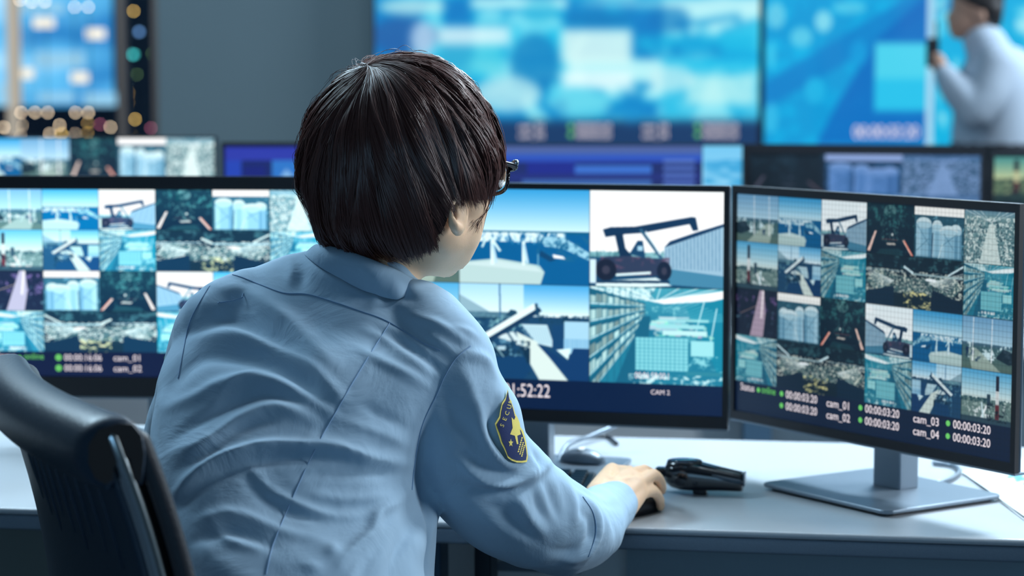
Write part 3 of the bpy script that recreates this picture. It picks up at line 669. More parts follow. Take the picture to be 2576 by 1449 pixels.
row2(-80, 545, 343, 'far-left second-row monitor with pale camera tiles below the window', np.clip(row_img('BADEF', 5)*1.15, 0, 255), 1.0, bez=(0.008, 0.006, 0.004, 0.02))
row2(556, 1166, 358, 'second-row monitor with deep blue charts left of the head', ui(300, 170, 'chart', 3), 1.0, bez=(0.008, 0.006, 0.010, 0.02))
row2(1262, 1870, 362, 'second-row monitor with blue program window and pale strip right of the glasses', ui(300, 170, 'desk', 4), 1.0, bez=(0.004, 0.002, 0.004, 0.02))
im = row_img('DEF', 9, tint=(0.62, 0.72, 0.95)); im[:, :105] *= 0.5
row2(1872, 2482, 364, 'dark second-row monitor above the sharp right-hand monitor', im, 0.8, dyaw=0.06, bez=(0.012, 0.012, 0.022, 0.02), frame=m_bezel)
row2(2492, 3090, 380, 'second-row monitor cut by the right frame edge, yellowish green picture', np.clip(row_img('GBA', 13)*np.array([0.95, 0.92, 0.7]), 0, 255), 0.8, dyaw=0.03, bez=(0.009, 0.012, 0.014, 0.02))
# ---- video wall
VW = YB - 0.14
def wall_display(pa, pb, ptop, pbot, label, img, gain, texts, greens, nm='wall_display'):
    a = at(pa, pbot, VW); b = at(pb, pbot, VW); zt = 2.62
    root = empty(nm, ((a.x+b.x)/2, VW, a.z)); tag(root, label, 'screen'); W_ = b.x-a.x; H_ = zt-a.z
    box('cabinet', -W_/2, W_/2, 0.004, 0.13, 0, H_, m_bezel, root)
    p = picture('screen', img, W_-0.016, H_-0.016, -W_/2+0.008, 0.008, 0.003, s_mid, root, gain)
    labels('screen_text', texts, W_-0.016, H_-0.016, -W_/2+0.008, 0.008, 0.001, t_white, p)
    if greens:
        labels('status_text', greens, W_-0.016, H_-0.016, -W_/2+0.008, 0.008, 0.0005, t_green, p)
    return root
Hpx = (at(1400, 372, VW).z, 2.62)
def vfrac(py): z = at(1400, py, VW).z; return (2.62 - z)/(2.62 - Hpx[0])
def cyan(im, k=1.0):
    l = (im @ np.array([.3, .5, .2]))/255; l = l[:, :, None]**1.0
    a = np.array([0, 98, 178.]); b = np.array([0, 170, 220.]); c = np.array([205, 235, 240.])
    return np.where(l < .5, a*(1-2*l)+b*2*l, b*(2-2*l)+c*(2*l-1))
rows = [[('F',1,0),('B',1,0),('A',1,0),('C',1,0)], [('H',1,0),('I',1,0),('G',1,0),('B',1,1)], [('I',1,0),('G',1,0),('J',1,0),('I',1,1)], [('A',1,0),('J',1,1),('F',1,0),('C',1,1)], [('K',1,0),('E',1,0),('D',1,0),('C',1,0)][0:4], [('J',1,0),('H',1,0),('C',1,1),('F',1,0)]]
im = cctv(480, 480, 0, 1, 0, vfrac(308), bg=(16, 50, 96), rows=rows, seed=40, line=False)
k0 = int(480*vfrac(308)); im[:k0] = blur(np.clip(cyan(im[:k0]), 0, 255), 2)
# broad bright patches and dark patches of the feeds as seen on the wall
cc = Cv(480, 480); cc.a = im
def wu(px): return (px-940)/972.0
for (x0, y0, x1, y1, c, al) in ((1100,68,1280,115,(214,230,240),.85),(1100,115,1265,190,(70,190,215),.6),(1290,95,1400,230,(0,110,178),.75),(1410,75,1590,160,(220,238,238),.85),(1415,185,1590,225,(225,238,244),.85),
      (1600,90,1900,130,(0,165,215),.6),(1730,190,1905,265,(190,228,232),.75),(1200,200,1350,280,(190,222,232),.75),(1640,170,1740,230,(190,222,232),.7),(1640,20,1730,80,(0,105,178),.7),(960,0,1110,35,(190,222,230),.8),
      (940,50,1090,135,(40,80,150),.7),(1035,60,1090,140,(180,200,230),.8),(1480,0,1900,20,(170,215,232),.6),(1320,0,1400,60,(60,180,215),.6),(1430,35,1580,62,(0,110,175),.7),(1400,235,1530,300,(150,215,228),.5),(1560,235,1620,310,(0,120,190),.6),(1200,60,1290,66,(0,120,180),.6)):
    (cc.rect if (x1-x0) > 150 and y1 > 100 else lambda a, b, c_, d, k, l: cc.ell((a+c_)/2, (b+d)/2, (c_-a)*.58, (d-b)*.58, k, l))(wu(x0), vfrac(y0), wu(x1), vfrac(y1), c, al)
im = np.clip(blur(cc.a, 55)*np.array([1.0,1.03,1.0]), 0, 255)
tx = []; gr = []
for (px, py, s_) in ((1303,330,'cam_01'),(1303,352,'cam_02'),(1450,330,'00:00:03:20'),(1450,352,'00:00:03:20'),(1617,330,'cam_03'),(1617,352,'cam_04'),(1772,330,'00:00:03:20'),(1772,352,'00:00:03:20')):
    tx.append((s_, wu(px), vfrac(py), 0.0165, 0.95 if s_[0] == 'c' else 0.85))
    if s_[0] == '0': gr.append(('*', wu(px-14), vfrac(py-8), 0.013, 1))
wall_display(940, 1912, 0, 372, 'huge wall display with a mosaic of cyan camera tiles above the head', im, 1.0, tx, gr)
c2 = Cv(480, 300, (0, 146, 204))
W2a, W2b = 1917, 2900
def w2(px): return (px-W2a)/(W2b-W2a)
def P2(L): return [(w2(a), vfrac(b)) for a, b in L]
c2.mottle(0,0,w2(2330),1,16,20,(0,170,220),77,.45,.25)
c2.poly(P2([(1917,210),(2330,-40),(2330,40),(1917,280)]), (0,118,190), .8); c2.poly(P2([(2050,365),(2110,250),(2200,100),(2330,-20),(2330,365)]), (0,98,180), .85)
for (x, y, rx, ry, c_, al) in ((1945,40,24,34,(110,200,225),.8),(2065,55,22,28,(130,210,228),.9),(2010,95,28,26,(100,200,225),.8),(2130,20,44,16,(100,200,225),.7),(1935,140,12,36,(60,190,225),.8),(2045,230,26,34,(30,175,220),.8),(1935,300,18,40,(60,185,225),.7),(2155,135,22,34,(10,150,210),.8)):
    c2.ell(w2(x), vfrac(y), rx/(W2b-W2a), ry*(vfrac(100)-vfrac(99)), c_, al)
c2.rect(w2(2197), vfrac(110), w2(2330), vfrac(282), (70, 200, 226)); c2.rect(w2(2197), vfrac(200), w2(2330), vfrac(282), (20, 178, 222), .7)
c2.grad(-1, vfrac(365), (0,130,200), (0,170,215), w2(2345), 1); c2.mottle(w2(2345),0,1,1,24,16,(150,220,232),91,.5,.2); c2.mottle(w2(2345),0,1,1,12,10,(0,100,170),92,.6,.2)
c2.a = blur(c2.a, 6); c2.rect(w2(2328), -1, w2(2345), vfrac(370), (160, 205, 228))
wall_display(W2a, W2b, 0, 372, 'blue wall display behind the man in the grey shirt', c2.a, 1.0, [('00:00:03:20', w2(2143), vfrac(352), 0.034, 0.78)], None)
# ================================================================== the person at the desk
def V3(p): return np.array(tuple(p), float)
BASE = Vector((-0.20, 2.25, 0.0))
per = empty('person', BASE)
tag(per, 'person with short dark hair and light blue uniform shirt leaning over the desk', 'person')
HC = V3(at(1020, 420, 2.50)); psi, pit = math.radians(40), math.radians(14)
HF = np.array([math.sin(psi)*math.cos(pit), math.cos(psi)*math.cos(pit), -math.sin(pit)])
HR = np.array([math.cos(psi), -math.sin(psi), 0.0]); HU = np.cross(HR, HF)
roll = math.radians(-7); HR, HU = HR*math.cos(roll) - HU*math.sin(roll), HU*math.cos(roll) + HR*math.sin(roll)
def hl(x, y, z): return HC + HR*x + HF*y + HU*z
def hell(c, a, nu=24, nv=16): return ellipsoid(hl(*c), HR*a[0], HF*a[1], HU*a[2], nu, nv)
def htube(P, R, **k): return tube([hl(*p) for p in P], R, **k)
def near_local(x, px, py):
    A_ = HC + HR*x; f0 = lambda y, z: np.array([v[0] for v in proj((A_ + HF*y + HU*z)[None])])
    b0 = f0(0, 0); J = np.stack([(f0(.001, 0)-b0)/.001, (f0(0, .001)-b0)/.001], 1); return np.linalg.solve(J, np.array([px, py])-b0)
EAR = [(.078,1170,505,.004),(.083,1152,496,.0038),(.087,1136,512,.0038),(.087,1134,538,.0038),(.084,1140,562,.0055),(.079,1152,572,.0062),(.076,1162,562,.0045)]
EARL = [(x,)+tuple(near_local(x, px, py))+(r,) for x, px, py, r in EAR]; EC = (.076,)+tuple(near_local(.076,1153,535)); EC2 = (.078,)+tuple(near_local(.078,1150,532))
def ear(s):
    return [htube([(s*x, y, z) for x, y, z, r in EARL], [r for *_, r in EARL], seg=12), hell((s*EC[0], EC[1], EC[2]), (.009,.014,.026), 16, 12),
            htube([(s*(EC2[0]+.004), EC2[1]-.004, EC2[2]+.012),(s*(EC2[0]+.005), EC2[1]-.006, EC2[2]-.002),(s*(EC2[0]+.001), EC2[1]+.003, EC2[2]-.014)], [.003,.0035,.003], seg=8)]
parts = [hell((0,-.010,.012), (.073,.091,.081)), hell((0,.032,-.040), (.058,.052,.066)), hell((0,.040,-.078), (.048,.044,.034)), hell((0,.070,-.094), (.023,.019,.018)),
         hell((0,.070,.020), (.052,.022,.030)), htube([(0,.088,.004),(0,.098,-.018),(0,.110,-.037)], [.006,.008,.010], seg=12), hell((0,.095,-.070),(.022,.009,.007)), hell((0,.093,-.080),(.018,.009,.006))]
for s in (-1, 1):
    parts += [hell((s*.030,.052,-.062), (.034,.034,.036)), hell((s*.044,.052,-.034), (.028,.030,.034)), hell((s*.042,.024,-.070), (.022,.040,.030)), hell((s*.020,.062,-.078), (.028,.028,.030)), hell((s*.011,.102,-.041), (.007,.008,.007)), htube([(s*.012,.090,.010),(s*.032,.088,.014),(s*.050,.072,.008)], [.006,.007,.005], seg=10),
              ] + ear(s)
neck = [at(935,760,2.49), at(950,700,2.50), at(968,640,2.51), Vector(hl(0,-.025,-.040))]
parts.append(tube(neck, [.060,.046,.045,.050], seg=20))
# torso, arms under the clothes
S_ = [at(1120,960,2.42), at(1154,1060,2.43), at(1190,1160,2.46), at(1285,1262,2.51), at(1392,1318,2.57), at(1470,1328,2.655), at(1520,1290,2.745), at(1545,1268,2.80)]
SR = [.058,.067,.066,.064,.056,.044,.034,.030]
L_ = [at(555,840,2.47), at(522,950,2.53), at(484,1065,2.62), at(462,1180,2.71), at(540,1190,2.84), at(640,1170,2.98)]
LR = [.052,.052,.052,.048,.042,.032]
parts.append(tube([at(770,1540,2.275), at(765,1270,2.345), at(770,1040,2.42), at(850,870,2.475), at(935,760,2.50)], [.060,.060,.062,.056,.040], seg=20))
parts.append(tube([at(560,850,2.47), at(700,770,2.49), at(900,760,2.49), at(1120,930,2.43)], [.024,.034,.034,.036], seg=16))
parts.append(tube([S_[0], S_[2], S_[4]], [.05,.042,.038], seg=16)); parts.append(tube([S_[4], S_[5], S_[6], S_[7]], [.038,.034,.026,.024], seg=16))
parts.append(tube([L_[0], L_[1], L_[3]], [.032,.034,.034], seg=16)); parts.append(tube([L_[3], L_[4], L_[5]], [.034,.030,.024], seg=16))
# right hand over the mouse
W = at(1528,1272,2.795); W2 = at(1545,1252,2.815)
mcp = {'i': at(1540,1186,2.872), 'm': at(1583,1196,2.855), 'r': at(1603,1218,2.838), 'p': at(1609,1243,2.832)}
for k, ra, rb in (('i',.020,.0115), ('m',.021,.0115), ('r',.021,.0110), ('p',.020,.0105)):
    off = {'i': at(1505,1250,2.80), 'm': at(1520,1262,2.80), 'r': at(1540,1275,2.80), 'p': at(1556,1288,2.80)}[k]
    parts.append(tube([off, off.lerp(mcp[k], .5), mcp[k]], [ra*.95, (ra+rb)*.5, rb], seg=14))
parts.append(tube([mcp['i'], mcp['m'], mcp['r'], mcp['p']], [.0100,.0105,.0100,.0095], seg=12))
parts.append(tube([W, W2, at(1555,1236,2.83)], [.024,.025,.02], seg=16))
FING = {'i': [mcp['i'], at(1582,1187,2.915), at(1612,1200,2.945), at(1626,1216,2.958)],
        'm': [mcp['m'], at(1620,1185,2.882), at(1646,1199,2.915), at(1652,1220,2.935)],
        'r': [mcp['r'], at(1643,1196,2.868), at(1662,1216,2.893), at(1665,1234,2.91)],
        'p': [mcp['p'], at(1642,1236,2.856), at(1659,1256,2.88), at(1661,1276,2.895)]}
for k, P in FING.items():
    q = .92 if k == 'p' else 1.0
    parts.append(tube(P, [.0092*q, .0080*q, .0070*q, .0060*q], seg=12)); parts.append(ellipsoid(V3(P[1]), (.0088*q,0,0), (0,.0088*q,0), (0,0,.0090*q), 10, 8))
parts.append(tube([at(1500,1255,2.82), at(1512,1232,2.865), at(1545,1235,2.91), at(1572,1236,2.935)], [.015,.0125,.0105,.008], seg=12))
# knuckle tendons
for k, ra in (('i', .0045), ('m', .0045), ('r', .0045), ('p', .004)):
    m_ = V3(mcp[k]); parts.append(tube([m_*.25 + V3(at(1530,1262,2.80))*.75 + np.array([0,0,.021]), m_*.7 + V3(at(1530,1262,2.80))*.3 + np.array([0,0,.0135]), m_ + np.array([0,0,.0075])], [.0022,.0028,.0045], seg=8)); parts.append(ellipsoid(m_ + np.array([-.001, -.003, .0065]), (.0065,0,0), (0,.0065,0), (0,0,.005), 10, 8))
# left hand resting by the keyboard
w0 = V3(L_[5]); fx = np.array([.42, .90, -.06]); fx /= np.linalg.norm(fx); sx = np.cross(fx, (0,0,1.0)); sx /= np.linalg.norm(sx)
for i, ln in enumerate((.068, .075, .070, .056)):
    o = (1.5 - i)*.019; m_ = w0 + fx*.085 + sx*o + np.array([0,0,.008]); parts.append(tube([w0 + sx*o*.6, m_], [.016,.0105], seg=10))
    parts.append(tube([m_, m_ + fx*ln*.5 + np.array([0,0,.006]), m_ + fx*ln*.85 + np.array([0,0,-.008]), m_ + fx*ln + np.array([0,0,-.017])], [.0100,.0088,.0078,.0068], seg=10))
parts.append(tube([w0 + sx*.014, w0 + sx*.04 + fx*.035, w0 + sx*.052 + fx*.065], [.014,.011,.008], seg=10))
# legs under the desk
hipc = V3(at(770,1600,2.24)); hipc[2] = 0.56; kf = np.array([.62, .78, 0]); ks = np.array([.78, -.62, 0])
parts.append(tube([V3(at(770,1520,2.28)), hipc], [.085,.095], seg=18))
LEG = []
for s in (-1, 1):
    h = hipc + ks*s*.085 + np.array([0,0,-.01]); k = h + kf*.40 + ks*s*.05 + np.array([0,0,.0]); a = k + kf*.06 + np.array([0,0,-.44])
    LEG.append((h, k, a)); parts.append(tube([h, (h+k)/2, k], [.080,.070,.052], seg=14)); parts.append(tube([k, (k+a)/2, a], [.052,.048,.034], seg=14))
    parts.append(tube([a + np.array([0,0,-.04]), a + kf*.10 + np.array([0,0,-.05])], [.034,.03], seg=12))
bme = fused(parts, 0.0024, 2, 0.5)
bo = np.array(tuple(BASE))
X = mverts(bme); q = X - HC; lx, ly, lz = q @ HR, q @ HF, q @ HU; earc = hl(EC[0], EC[1], EC[2]); earm = hl(-EC[0], EC[1], EC[2])
de = np.minimum(np.linalg.norm(X-earc, axis=1), np.linalg.norm(X-earm, axis=1)); nose = (np.abs(lx) < .024) & (ly > .080)
wj = ((lz > -.135) & (lz < .03) & (np.linalg.norm(q, axis=1) < .16)).astype(float)*np.clip((de-.026)/.012, 0, 1)*(~nose)
X = relax(edges_of(bme), X, 60, wj, .6)
setv(bme, X - bo)
bme.name = 'body'; bme.polygons.foreach_set('use_smooth', [True]*len(bme.polygons)); bme.materials.clear()
body = link('body', bme, per, m_skin)
def pobj(name, VF, m, parent=None, smooth=True):
    V, Fc = VF; return raw(name, [V3(v) - bo for v in V], Fc, m, parent or per, smooth)
# nails on the visible fingers
m_nail = mat('nails', S(236, 190, 178), 0.3)
for k in 'imrp':
    P = FING[k]; t = V3(P[3]); d = t - V3(P[2]); d /= np.linalg.norm(d); up = np.array([0.5, 0.35, .8]); up -= d*np.dot(up, d); up /= np.linalg.norm(up); sd = np.cross(d, up)
    pobj('fingernail', ellipsoid(t + up*.0056 + d*.001, sd*.0042, d*.0056, up*.0012, 12, 6), m_nail)
for s in (-1, 1):
    e = pobj('eye', hell((s*.031,.077,-.004), (.0125,.0125,.0125)), mat('eye_white', S(225, 228, 230), 0.2))
    pobj('iris', hell((s*.031,.0885,-.006), (.0068,.002,.0068), 14, 8), mat('iris_dark', S(40, 26, 20), 0.2), e)
    pobj('eyebrow', htube([(s*.014,.097,.020),(s*.034,.094,.026),(s*.052,.078,.020)], [.0018,.0026,.0015], seg=6), mat('brow_hair', S(22, 16, 16), 0.6))
pobj('mouth', htube([(-.019,.0985,-.0755),(0,.1045,-.0748),(.019,.0985,-.0755)], [.0012,.002,.0012], seg=6), mat('lip_line', S(150, 84, 80), 0.5))
# trousers and shoes
tp_ = [tube([hipc + np.array([.02,.02,.15]), hipc], [.108,.132], seg=20)]
for h, k, a in LEG:
    tp_.append(tube([h, (h+k)/2, k], [.095,.083,.066], seg=16)); tp_.append(tube([k, (k+a)/2, a], [.066,.060,.050], seg=16))
tme = fused(tp_, 0.009, 3); setv(tme, mverts(tme) - bo); tme.polygons.foreach_set('use_smooth', [True]*len(tme.polygons)); tme.materials.clear(); link('trousers', tme, per, m_trouser)
for h, k, a in LEG:
    pobj('shoe', tube([a + np.array([0,0,-.055]) - kf*.04, a + kf*.06 + np.array([0,0,-.062]), a + kf*.16 + np.array([0,0,-.070])], [.040,.042,.030], seg=14, flat=0.8), m_black)
# ------------------------------------------------------------------ shirt
RG = [((470,1600,2.23),(1085,1600,2.25),.125),((462,1449,2.27),(1062,1449,2.30),.125),((436,1330,2.30),(1068,1345,2.33),.125),((404,1210,2.34),(1045,1240,2.37),.125),
      ((394,1090,2.38),(1060,1130,2.39),.125),((402,990,2.42),(1105,1030,2.41),.122),((426,890,2.46),(1150,950,2.42),.115),((478,808,2.49),(1180,893,2.43),.102),
      ((528,742,2.51),(1178,852,2.45),.088),((592,692,2.52),(1140,806,2.46),.077),((680,655,2.52),(1095,778,2.47),.068),((765,634,2.51),(1055,752,2.48),.062),((800,628,2.51),(1040,742,2.485),.055)]
rings = []
for (a, b, t) in catmull([np.array(list(a)+list(b)+[t]) for a, b, t in RG], 4) and [((q[0],q[1],q[2]),(q[3],q[4],q[5]),q[6]) for q in catmull([np.array(list(a)+list(b)+[t]) for a, b, t in RG], 4)]:
    Lp = V3(at(*a)); Rp = V3(at(*b)); c = (Lp+Rp)/2; u = (Rp-Lp)/2; w_ = np.array([.12, 1, 0.05]); w_ /= np.linalg.norm(w_)
    r = []
    for k in range(44):
        an = 2*math.pi*k/44; ca, sa = math.cos(an), math.sin(an); n_ = 0.86
        r.append(c + u*math.copysign(abs(ca)**n_, ca) + w_*t*math.copysign(abs(sa)**n_, sa))
    rings.append(r)
sp = [loft(rings)]
sp.append(tube([at(925,770,2.50), at(935,715,2.505), at(945,668,2.505)], [.070,.058,.050], seg=24))
sp.append(tube(S_, SR, seg=28, n=8)); sp.append(tube(L_, LR, seg=24, n=8))
sp.append(tube([at(1050,830,2.46), at(1112,905,2.43), at(1122,985,2.425)], [.055,.056,.060], seg=24))
sp.append(tube([at(1065,935,2.43), at(1085,1040,2.425), at(1090,1150,2.44)], [.050,.052,.046], seg=20))
sp.append(tube([at(640,760,2.50), at(575,800,2.48), at(555,880,2.49)], [.040,.044,.050], seg=24))
# bulk of cloth hanging off the bent elbow, belly of the shirt at the side
sp.append(tube([at(1300,1330,2.53), at(1420,1362,2.60), at(1512,1345,2.70)], [.040,.040,.029], seg=20))
sp.append(tube([at(985,1300,2.42), at(985,1420,2.40), at(975,1560,2.36)], [.052,.046,.05], seg=20))
sme = fused(sp, 0.0042, 7, 0.5)
V = mverts(sme); N = mnorm(sme)
def seg_field(V, N, pts, width, amp, taper=True, facing=True, dmin=0, dmax=9):
    """raised (or sunk) fold along a polyline traced on the cloth"""
    px, py = proj(V); view = V - np.array([0,0,CAMZ]); view /= np.linalg.norm(view, axis=1)[:, None]
    fc = -(N*view).sum(1); best = np.full(len(V), 1e9); tt = np.zeros(len(V))
    P = np.array(catmull([np.array(p, float) for p in pts], 5)); L = np.r_[0, np.cumsum(np.linalg.norm(np.diff(P, axis=0), axis=1))]
    for i in range(len(P)-1):
        a, b = P[i], P[i+1]; d = b-a; l2 = (d**2).sum()+1e-9
        t = (((px-a[0])*d[0] + (py-a[1])*d[1])/l2).clip(0, 1); q = np.hypot(px-a[0]-t*d[0], py-a[1]-t*d[1])
        m = q < best; best[m] = q[m]; tt[m] = ((L[i] + t*math.sqrt(l2))/L[-1])[m]
    k = np.exp(-(best/width)**2)
    if taper: k *= np.sin(np.pi*(0.06+0.88*tt))**0.7
    k *= (fc > -0.05)*np.clip(fc+0.25, 0, 1)
    return k*amp
Z2 = lambda L: [(340+x/1.707, 600+y/1.707) for x, y in L]
Z3 = lambda L: [(1160+x/2.847, 940+y/2.847) for x, y in L]
FOLDS = [
 (Z2([(330,215),(480,240),(590,310),(700,400),(860,560)]), 22, .0075), (Z2([(300,330),(430,350),(600,450),(760,560)]), 20, -.006),
 (Z2([(215,440),(330,420),(450,420),(600,470),(750,550),(880,680)]), 15, .0085), (Z2([(150,640),(240,540),(340,495),(520,515),(680,590),(800,700)]), 20, -.0085),
 (Z2([(130,730),(260,680),(380,620),(520,600),(700,650),(850,760)]), 14, .0065), (Z2([(160,860),(300,770),(430,700),(560,660),(700,710)]), 14, -.006),
 (Z2([(150,930),(330,860),(470,760),(620,720),(760,780)]), 13, .0055), (Z2([(180,1000),(300,920),(420,830),(600,780)]), 12, -.0045),
 (Z2([(175,1092),(240,1020),(330,955),(470,905),(600,885),(780,890),(980,930),(1180,965)]), 9, .0085), (Z2([(190,1150),(260,1070),(380,1000),(520,950),(700,930),(950,965)]), 15, -.0085),
 (Z2([(485,960),(540,1040),(620,1105),(760,1170),(880,1195),(1040,1185)]), 7, .0055), (Z2([(470,1010),(540,1100),(660,1170),(800,1220)]), 12, -.004),
 (Z2([(260,1210),(420,1180),(640,1260),(800,1300)]), 12, .0045), (Z2([(250,1300),(420,1260),(600,1330)]), 14, -.005),
 (Z2([(300,1190),(400,1290),(560,1340)]), 7, .004),
 (Z2([(1190,1085),(1110,1140),(1040,1180),(1020,1260),(960,1320),(880,1400)]), 13, .010), (Z2([(1195,1100),(1100,1210),(1020,1300),(900,1400)]), 10, -.0050),
 (Z2([(1180,1080),(1060,1110),(900,1120),(760,1100)]), 10, .005), (Z2([(1180,980),(1000,950),(850,880),(740,850)]), 9, .0045),
 (Z2([(1190,900),(1040,830),(900,790)]), 9, .004), (Z2([(1210,840),(1080,770),(980,720)]), 9, -.004), (Z2([(1215,1020),(1050,1010),(860,1000),(700,1010)]), 12, -.0045),
 (Z2([(1300,600),(1180,520),(1080,440),(980,390)]), 9, .0050), (Z2([(1280,650),(1160,580),(1050,520),(960,470)]), 9, .0045), (Z2([(1330,550),(1240,480),(1140,410),(1060,370)]), 8, .0045), (Z2([(1310,570),(1200,490),(1100,420)]), 6, -.004),
 (Z2([(1380,500),(1330,460),(1260,410)]), 7, .0045), (Z2([(1440,455),(1380,420),(1300,370),(1180,330)]), 8, .005), (Z2([(1470,430),(1430,400),(1370,380)]), 6, .004),
 (Z2([(660,70),(672,130),(668,200)]), 9, .0045), (Z2([(700,70),(720,150),(700,210)]), 12, -.0035), (Z2([(960,140),(1010,170),(1040,230),(1020,300)]), 12, .0045), (Z2([(980,100),(1080,160),(1130,230),(1210,270)]), 13, -.005), (Z2([(1080,80),(1150,150),(1200,230)]), 12, .0035),
 ([(1070,1265),(1030,1350),(985,1470)], 32, -.014), ([(1038,1250),(985,1310),(925,1385),(870,1470)], 9, .007), (Z2([(820,1330),(870,1350)]), 16, .006), (Z2([(720,1395),(790,1420)]), 10, .004), (Z2([(1240,1240),(1180,1330),(1120,1449)]), 12, .004), (Z2([(1310,1180),(1270,1260),(1240,1370)]), 9, .005), (Z2([(1060,1290),(1000,1370),(950,1449)]), 14, -.005),
 (Z2([(100,730),(90,850),(110,920)]), 6, -.005), (Z2([(60,700),(40,800),(20,860)]), 7, .004), (Z2([(120,640),(110,720),(95,840)]), 6, .004), (Z2([(330,700),(380,650),(460,600),(540,580)]), 8, .003),
 # sleeve
 (Z2([(1380,520),(1420,500),(1500,520),(1550,590)]), 11, .006), (Z2([(1400,560),(1440,640),(1450,720)]), 14, .0045), (Z2([(1330,650),(1370,760),(1440,850)]), 20, -.005),
 (Z2([(1470,700),(1480,800),(1530,900),(1620,985),(1700,1000)]), 12, .0085), (Z2([(1555,700),(1530,800),(1560,890),(1610,950)]), 10, -.010),
 (Z3([(0,620),(110,735),(240,790),(380,790),(490,740),(555,655)]), 8, .0105), (Z3([(0,560),(100,640),(230,700),(360,720),(470,680)]), 12, -.0075), (Z3([(-10,790),(150,850),(330,860),(520,790),(640,700)]), 14, -.0085),
 (Z3([(500,530),(560,620),(570,690),(520,740)]), 7, -.009), (Z3([(640,590),(610,660),(540,740),(470,800)]), 8, .008),
 (Z3([(690,640),(740,760),(800,900),(810,1060)]), 11, .0075), (Z3([(600,760),(660,900),(700,1040)]), 11, -.006), (Z3([(400,860),(440,960),(500,1060),(600,1160)]), 11, .0070), (Z3([(520,830),(560,960),(640,1080)]), 10, -.005),
 (Z3([(330,930),(400,1060),(520,1180)]), 10, -.005), (Z3([(830,850),(920,920),(975,1020),(985,1140),(950,1240),(880,1340)]), 7, .0075), (Z3([(850,980),(930,1060),(930,1160),(880,1260)]), 9, -.008),
 (Z3([(720,1335),(820,1330),(900,1270),(930,1200)]), 9, .0065), (Z3([(640,1260),(740,1280),(840,1250)]), 10, -.005), (Z3([(850,840),(960,880),(1060,940),(1120,950)]), 6, -.005), (Z3([(870,820),(1000,840),(1110,920)]), 7, .004),
 (Z3([(1000,960),(1040,1040),(1060,1120)]), 7, .004), (Z3([(760,700),(830,800),(900,840)]), 7, -.004),
 (Z3([(150,1000),(300,1100),(480,1230)]), 20, .004), (Z3([(100,900),(250,960),(380,1120)]), 18, -.004),
]
D = np.zeros(len(V)); SE = edges_of(sme)
for pts, wd, am in FOLDS: D += seg_field(V, N, pts, wd, am*1.1)
D = relax(SE, D, 3)
# cloth unevenness all round, so the front is creased as well
q = V*1.0
D += 0.0012*np.sin(q[:,0]*61 + 3*np.sin(q[:,2]*23))*np.sin(q[:,2]*47 + 2*np.sin(q[:,1]*31 + q[:,0]*17))
V = V + N*D[:, None]
setv(sme, V); 
# light relax of the displaced surface
o = bpy.data.objects.new('tmp', sme); COL.objects.link(o); s = o.modifiers.new('s', 'SMOOTH'); s.factor = .5; s.iterations = 1
s2 = o.modifiers.new('d', 'SUBSURF'); s2.levels = 1; s2.render_levels = 1
dg = bpy.context.evaluated_depsgraph_get(); s3 = bpy.data.meshes.new_from_object(o.evaluated_get(dg), depsgraph=dg); bpy.data.objects.remove(o); sme = s3
V = mverts(sme)
bvh = BVHTree.FromPolygons([tuple(v) for v in V], [tuple(p.vertices) for p in sme.polygons])
setv(sme, V - bo); sme.polygons.foreach_set('use_smooth', [True]*len(sme.polygons)); sme.materials.clear()
shirt = link('shirt', sme, per, m_shirt)
EYE = Vector((0,0,CAMZ))
def drape(px, py, off=0.0012, dguess=2.4):
    d = (at(px, py, 2.0) - EYE).normalized(); h = bvh.ray_cast(EYE, d)
    if h[0] is None or (h[0]-EYE).length > dguess + .6:
        h = bvh.find_nearest(at(px, py, dguess))
    n = h[1]
    if n.dot(d) > 0: n = -n
    return h[0] + n*off, n
def seam(name, pts, r=0.0007, off=0.0004, m=None, dash=False):
    P = catmull([np.array(p, float) for p in pts], 10); W_ = [drape(p[0], p[1], off)[0] for p in P]
    W_ = [np.array(tuple(p)) for p in W_]
    for _ in range(2): W_ = [W_[0]] + [(W_[i-1]+2*W_[i]+W_[i+1])/4 for i in range(1, len(W_)-1)] + [W_[-1]]
    pobj(name, tube(W_, [r]*len(W_), seg=6, n=1), m or m_seam, shirt)
seam('yoke_seam', Z2([(345,160),(380,150),(450,165),(540,200),(640,235),(740,240),(860,275),(960,310),(1060,345),(1150,395),(1240,450),(1310,480)]), .0006)
seam('back_pleat', Z2([(1092,365),(970,560),(870,730),(760,930),(660,1150),(590,1320),(562,1440)]), .0006)
seam('armhole_seam', Z2([(1440,462),(1380,512),(1330,590),(1292,676),(1240,780),(1215,870),(1195,1000),(1188,1078)]), .0006)
seam('armhole_seam', Z2([(340,172),(285,262),(235,360),(208,480),(185,600)]), .0006)
seam('cuff_seam', [(1466,1250),(1492,1290),(1499,1340),(1480,1400)], .0005)
0 and seam('side_seam', Z2([(1192,1105),(1100,1240),(960,1380),(880,1445)]), .0007)
